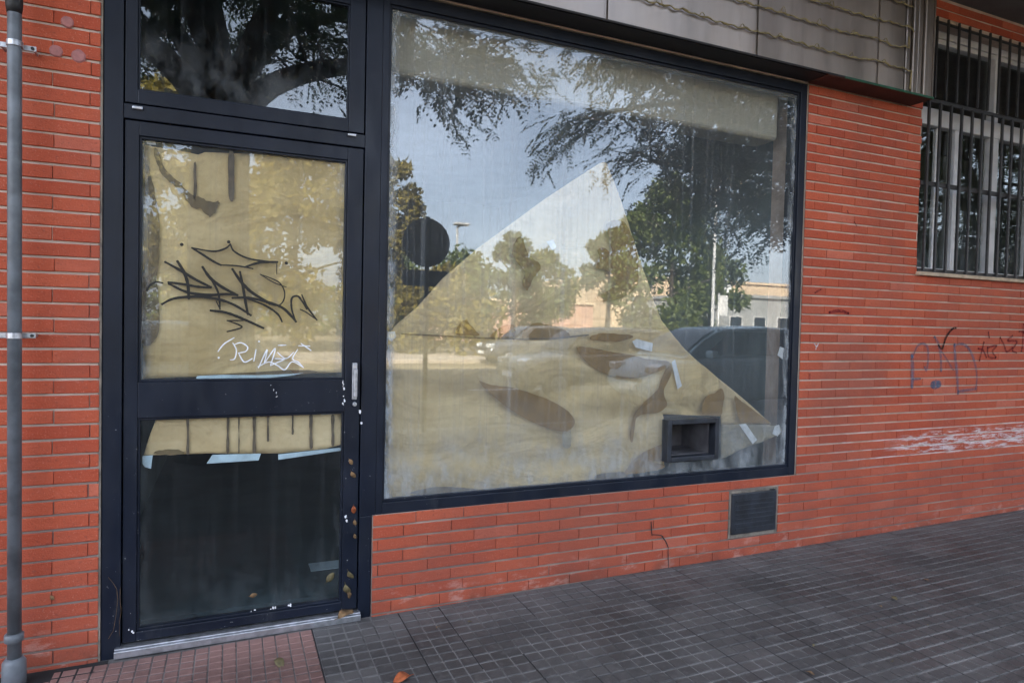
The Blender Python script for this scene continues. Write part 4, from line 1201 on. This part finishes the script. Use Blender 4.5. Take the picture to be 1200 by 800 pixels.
# ------------------------------------------------------------------ street furniture opposite
def lamp_post(label, x, y, h, r=.07):
    t = thing('street_lamp', label, 'street lamp', (x, y, G0), group='street lamps across the road'); RR = (x, y, G0)
    mb = MB(); mb.tube([(x, y, G0), (x, y, G0 + .9), (x, y, G0 + .92), (x, y, h)], [r * 1.5, r * 1.4, r, r * .7], 12); mb.build('post', M['lamp'], t, True, root=RR)
    mb = MB(); mb.tube([(x, y, h - .02), (x + .15, y + .05, h + .05), (x + .4, y + .15, h + .08)], r * .5, 8); mb.build('arm', M['lamp'], t, True, root=RR)
    mb = MB(); mb.box(x - .25, x + .75, y - .2, y + .35, h + .08, h + .24); mb.build('lamp_head', M['lamp'], t, bevel=.06, seg=3, root=RR)


lamp_post('white street lamp mirrored left of the peaked paper', 13.3, -36.8, 7.5, .10)
lamp_post('tall pale post mirrored in front of the grey building', 22.15, -22.9, 9.2, .085)
sg_ = thing('notice_board', 'small white board on a post mirrored beside the tall pale post', 'sign', (22.0, -22.3, G0)); RS = (22.0, -22.3, G0)
mb = MB(); mb.tube([(22.0, -22.3, G0), (22.0, -22.3, 3.1)], .05, 10); mb.build('post', M['lamp'], sg_, True, root=RS)
mb = MB(); mb.box(22.03, 22.5, -22.27, -22.23, 2.0, 3.0); mb.build('board', M['plate'], sg_, bevel=.01, root=RS)

ts = thing('traffic_sign', 'round traffic sign with a plate below mirrored dark at the left of the window', 'traffic sign', (2.25, -4.80, gz(2.25))); RS = (2.25, -4.80, gz(2.25))
mb = MB(); mb.tube([(2.25, -4.80, gz(2)), (2.25, -4.80, 2.70)], .030, 14); mb.build('pole', M['signback'], ts, True, root=RS)
mb = MB(); mb.tube([(2.25, -4.832, 2.385), (2.25, -4.846, 2.385)], .305, 40); mb.build('disc', M['signback'], ts, bevel=.004, root=RS)
mb = MB(); mb.tube([(2.25, -4.847, 2.385), (2.25, -4.851, 2.385)], .30, 40); mb.build('disc_face', M['signred'], ts, root=RS)
mb = MB(); mb.tube([(2.25, -4.852, 2.385), (2.25, -4.855, 2.385)], .225, 40); mb.build('disc_centre', M['signblue'], ts, root=RS)
mb = MB(); mb.box(1.95, 2.55, -4.846, -4.832, 1.84, 2.04); mb.build('plate', M['signback'], ts, bevel=.006, root=RS)

# ------------------------------------------------------------------ cars
def make_car(name, label, loc, rz, paint, L=4.2, H=1.42, hw=.86, hood=.90, ws=(.95, 1.75), rear=(3.35, 3.95), group='parked cars mirrored in the window'):
    t = thing(name, label, 'car', loc, rz, group)
    X0 = -L / 2
    st = [(0.0, .42, .60, .80), (.06, .30, hood - .22, .93), (.35, .24, hood - .10, .99), (ws[0] - .05, .22, hood, 1.0), (ws[1], .21, hood + .04, 1.0), (L * .55, .21, hood + .05, 1.0), (rear[0], .22, hood + .07, 1.0), (L - .30, .26, hood + .06, .97), (L - .05, .34, hood - .02, .92), (L, .45, hood - .18, .84)]
    b = MB(); vs = []; ring = 10
    for x, zl, zt, k in st:
        w = hw * k
        half = [(0, zl), (w * .82, zl), (w * .98, zl + .14), (w, (zl + zt) / 2 + .03), (w * .97, zt - .10), (w * .86, zt - .01)]
        pr = half + [(0, zt + .02)] + [(-a, c) for a, c in half[:0:-1]]
        ring = len(pr)
        vs += [(X0 + x, a, c) for a, c in pr]
    fs = []
    for i in range(len(st) - 1):
        for k in range(ring): fs.append((i * ring + k, i * ring + (k + 1) % ring, (i + 1) * ring + (k + 1) % ring, (i + 1) * ring + k))
    fs += [tuple(range(ring)), tuple((len(st) - 1) * ring + k for k in range(ring))]
    b.add(vs, fs); body = b.build('body', paint, t, True, sub=2)
    zb = hood - .02; a0, a1 = X0 + ws[0], X0 + rear[1]; r0, r1 = X0 + ws[1], X0 + rear[0]; wb, wr = hw * .90, hw * .70
    c = MB(); rows = []
    for x, z, w in ((a0, zb, wb * .94), ((a0 * .45 + r0 * .55), zb + (H - zb) * .62, wb * .86), (r0, H - .03, wr * .98), ((r0 + r1) / 2, H + .015, wr), (r1, H - .03, wr * .97), ((r1 + a1) / 2, zb + (H - zb) * .60, wb * .84), (a1, zb, wb * .92)):
        rows.append((x, z, w))
    # cabin shell: side outline swept between the two sides with tumblehome
    vs = []
    for x, z, w in rows: vs += [(x, -w, z), (x, -w * .5, z + .02), (x, w * .5, z + .02), (x, w, z)]
    fs = []
    for i in range(len(rows) - 1):
        for k in range(3): fs.append((4 * i + k, 4 * i + 4 + k, 4 * i + 5 + k, 4 * i + 1 + k))
    fs.append(tuple(4 * i for i in range(len(rows)))); fs.append(tuple(4 * i + 3 for i in range(len(rows) - 1, -1, -1)))
    c.add(vs, fs); c.build('cabin', paint, t, False, bevel=.05, seg=3)
    # glass set just proud of the shell
    def lerp(p, q, k): return Vector(p) + (Vector(q) - Vector(p)) * k
    e = .022
    for nm, (i0, i1), sx in (('windscreen', (0, 2), -1), ('rear_window', (6, 4), 1)):
        A, B_, C_ = rows[i0], rows[(i0 + i1) // 2], rows[i1]
        g = MB(); vv = []
        for (x, z, w), k in ((A, .08), (B_, 0), (C_, -.10)):
            zz = z + k * (H - zb); xx = x + (k * (C_[0] - A[0]))
            vv += [(xx + sx * e, -w * .88, zz + e + .012), (xx + sx * e, 0, zz + e + .028), (xx + sx * e, w * .88, zz + e + .012)]
        g.add(vv, [(0, 3, 4, 1), (1, 4, 5, 2), (3, 6, 7, 4), (4, 7, 8, 5)]); g.build(nm, M['car_glass'], t, True)
    mid = (r0 + r1) / 2 - .05
    for s in (-1, 1):
        for (xa, xb, xc, xd) in ((a0 + .42, mid - .03, mid - .03, r0 + .12), (mid + .03, a1 - .38, r1 - .10, mid + .03)):
            z0, z1 = zb + .07, H - .085
            y0 = lambda z: s * (wb + (wr - wb) * ((z - zb) / (H - zb)) + .012)
            g = MB(); g.add([(xa, y0(z0), z0), (xb, y0(z0), z0), (xc, y0(z1), z1), (xd, y0(z1), z1)], [(0, 1, 2, 3)])
            o = g.build('side_window', M['car_glass'], t); sd = o.modifiers.new('t', 'SOLIDIFY'); sd.thickness = .01
        for wx in (X0 + .80, X0 + L - .78):
            w_ = MB(); yy = s * (hw - .02)
            w_.tube([(wx, yy - s * .19, .305), (wx, yy - s * .18, .305), (wx, yy - .0, .305), (wx, yy + s * .012, .305)], [.27, .305, .305, .27], 26); wh = w_.build('wheel', M['tyre'], t, True)
            q = MB(); q.tube([(wx, yy + s * .006, .305), (wx, yy + s * .018, .305)], [.195, .17], 20); q.build('rim', M['rim'], wh)
        hl = MB(); hl.obox((X0 + .15, s * hw * .66, hood - .20), (.10, -s * .03, .02), (.03, s * .16, 0), (-.01, 0, .065)); hl.build('headlight', M['headlamp'], t, bevel=.03, seg=3)
        tlm = MB(); tlm.obox((X0 + L - .09, s * hw * .74, hood - .06), (.06, 0, 0), (0, .11, 0), (0, 0, .10)); tlm.build('tail_light', M['taillamp'], t, bevel=.02, seg=2)
        mr = MB(); mr.obox((a0 + .42, s * (hw + .07), zb + .09), (.06, 0, 0), (0, .09, 0), (0, 0, .06)); mr.build('wing_mirror', paint, t, bevel=.02, seg=2)
    pl2 = MB(); pl2.box(X0 - .012, X0 + .02, -.26, .26, .42, .53); pl2.build('number_plate', M['plate'], t)
    gr = MB(); gr.box(X0 + .002, X0 + .10, -.42, .42, .56, .63); gr.build('grille', M['black'], t, bevel=.01)
    return t


make_car('parked_car', 'dark blue car mirrored at the right of the shop window', (8.75, -6.75, -.145), 0, M['car_blue'], 4.4, 1.56, .90, 1.02, (.62, 1.55), (3.7, 4.25))
make_car('parked_car', 'silver car mirrored on the lower edge of the peaked paper', (7.6, -9.7, -.145), 0, M['car_silver'], 4.3, 1.48, .86, .95, (1.05, 1.75), (3.5, 4.1))
make_car('parked_car', 'far grey car mirrored low across the paper', (10.6, -19.4, -.145), 0, M['car_silver'], 4.2, 1.46, .86, .93, (1.0, 1.75), (3.3, 3.95))
make_car('parked_car', 'dark car mirrored in the lower door glass', (-1.2, -6.9, -.145), 0, M['car_blue'], 4.2, 1.45, .86, .92, (1.0, 1.75), (3.3, 3.95))

# ------------------------------------------------------------------ buildings opposite
def block(label, x0, x1, y0, y1, h, mat, roofmat, seed, win=True, name='low_building'):
    t = thing(name, label, 'building', ((x0 + x1) / 2, (y0 + y1) / 2, G0)); RR = ((x0 + x1) / 2, (y0 + y1) / 2, G0)
    mb = MB(); mb.box(x0, x1, y0, y1, G0, h); mb.build('wall', mat, t, root=RR)
    mb = MB(); mb.box(x0 - .2, x1 + .2, y0 - .2, y1 + .2, h + .002, h + .25); rf_ = mb.build('roof', roofmat, t, root=RR)
    mb = MB(); mb.box(x0 + 2, x0 + 3.1, y1 - 3, y1 - 2, h + .252, h + 1.3); mb.build('chimney', M['plate'], rf_, root=RR)
    if win:
        n = int((x1 - x0) / 2.6)
        for i in range(n):
            xx = x0 + 1.2 + i * 2.5
            mb = MB(); mb.box(xx, xx + 1.3, y1 - .02, y1 + .04, 1.0, 2.4); f = mb.build('window', M['whiteframe'], t, root=RR)
            mb = MB(); mb.box(xx + .07, xx + 1.23, y1 + .041, y1 + .05, 1.07, 2.33); mb.build('pane', M['darkglass'], f, root=RR)
    return t


block('low grey building mirrored at the right edge of the shop window', 35.5, 60, -50, -38, 3.9, M['greywall'], M['greywall'], 1)
block('beige building mirrored beyond the low grey one', 34.5, 62, -72, -52, 6.2, M['beige'], M['beige'], 2)
block('long pinkish building mirrored across the peaked paper', 14.5, 30, -56, -48, 3.2, M['pinkwall'], M['beige'], 3, False)
lw_ = MB(); lw_.box(20.5, 31, -29.9, -29.7, G0, .75); tag(lw_.build('garden_wall', M['pinkwall'], bevel=.01), 'low pinkish wall mirrored at the foot of the large green tree', 'wall')
hg = MB(); random.seed(90)
for _ in range(9000):
    x = random.uniform(-40, 60); p = Vector((x, -62 + random.gauss(0, 1.2), random.uniform(0, 5.2 + 1.6 * mnoise.noise((x * .16, 1, 0)))))
    a = Vector((random.gauss(0, 1), random.gauss(0, 1), random.gauss(0, 1))).normalized() * .42; b = a.cross(Vector((random.gauss(0, 1), random.gauss(0, 1), random.gauss(0, 1)))).normalized() * .22
    hg.add([p - a, p + b, p + a, p - b], [(0, 1, 2, 3)])
tag(hg.build('far_woods', M['leaf_mid']), kind='stuff', label='distant band of trees behind the street')

# ------------------------------------------------------------------ light
SUN_EL, SUN_AZ = R(34), R(-38)        # azimuth clockwise from +Y
to_sun = Vector((math.sin(SUN_AZ) * math.cos(SUN_EL), math.cos(SUN_AZ) * math.cos(SUN_EL), math.sin(SUN_EL)))
sd = bpy.data.lights.new('sun', 'SUN'); sd.energy = 5.0; sd.angle = R(.5); sd.color = (1, .93, .82)
so = bpy.data.objects.new('sun', sd); COL.objects.link(so); so.rotation_euler = (-to_sun).to_track_quat('-Z', 'Y').to_euler(); so.location = (0, 30, 40)
w = bpy.data.worlds.new('World'); SC.world = w; w.use_nodes = True
nt = w.node_tree; nt.nodes.clear()
sk = nt.nodes.new('ShaderNodeTexSky'); sk.sky_type = 'NISHITA'; sk.sun_disc = False
sk.sun_elevation = SUN_EL; sk.sun_rotation = SUN_AZ; sk.air_density = .75; sk.dust_density = 5.0; sk.ozone_density = .3
bgn = nt.nodes.new('ShaderNodeBackground'); bgn.inputs['Strength'].default_value = .12
wo = nt.nodes.new('ShaderNodeOutputWorld')
tc = nt.nodes.new('ShaderNodeTexCoord'); mp = nt.nodes.new('ShaderNodeMapping'); mp.inputs['Scale'].default_value = (1.3, 1.3, 3.6)
nz = nt.nodes.new('ShaderNodeTexNoise'); nz.inputs['Scale'].default_value = 1.6; nz.inputs['Detail'].default_value = 5; nz.inputs['Distortion'].default_value = .4
mr_ = nt.nodes.new('ShaderNodeMapRange'); mr_.inputs['From Min'].default_value = .30; mr_.inputs['From Max'].default_value = .72; mr_.inputs['To Min'].default_value = .75; mr_.inputs['To Max'].default_value = 1.75
vm = nt.nodes.new('ShaderNodeVectorMath'); vm.operation = 'SCALE'; vm.inputs[0].default_value = (2.35, 2.50, 2.82)       # thin high veil of cloud
va = nt.nodes.new('ShaderNodeVectorMath'); va.operation = 'ADD'
nt.links.new(tc.outputs['Generated'], mp.inputs[0]); nt.links.new(mp.outputs[0], nz.inputs['Vector']); nt.links.new(nz.outputs['Fac'], mr_.inputs['Value'])
nt.links.new(mr_.outputs[0], vm.inputs['Scale']); nt.links.new(sk.outputs[0], va.inputs[0]); nt.links.new(vm.outputs[0], va.inputs[1])
nt.links.new(va.outputs[0], bgn.inputs[0]); nt.links.new(bgn.outputs[0], wo.inputs[0])

SC.view_settings.view_transform = 'Standard'; SC.view_settings.look = 'None'
SC.view_settings.exposure = 2.62; SC.view_settings.gamma = 1.0; SC.view_settings.use_curve_mapping = False
SC.render.engine = 'CYCLES'
SC.cycles.max_bounces = 10; SC.cycles.transparent_max_bounces = 24; SC.cycles.diffuse_bounces = 4; SC.cycles.glossy_bounces = 5
SC.cycles.use_denoising = True; SC.cycles.denoising_prefilter = 'ACCURATE'; SC.cycles.denoising_input_passes = 'RGB_ALBEDO_NORMAL'; SC.cycles.use_adaptive_sampling = False; SC.cycles.sample_clamp_indirect = 8
SC.cycles.caustics_reflective = False; SC.cycles.caustics_refractive = False
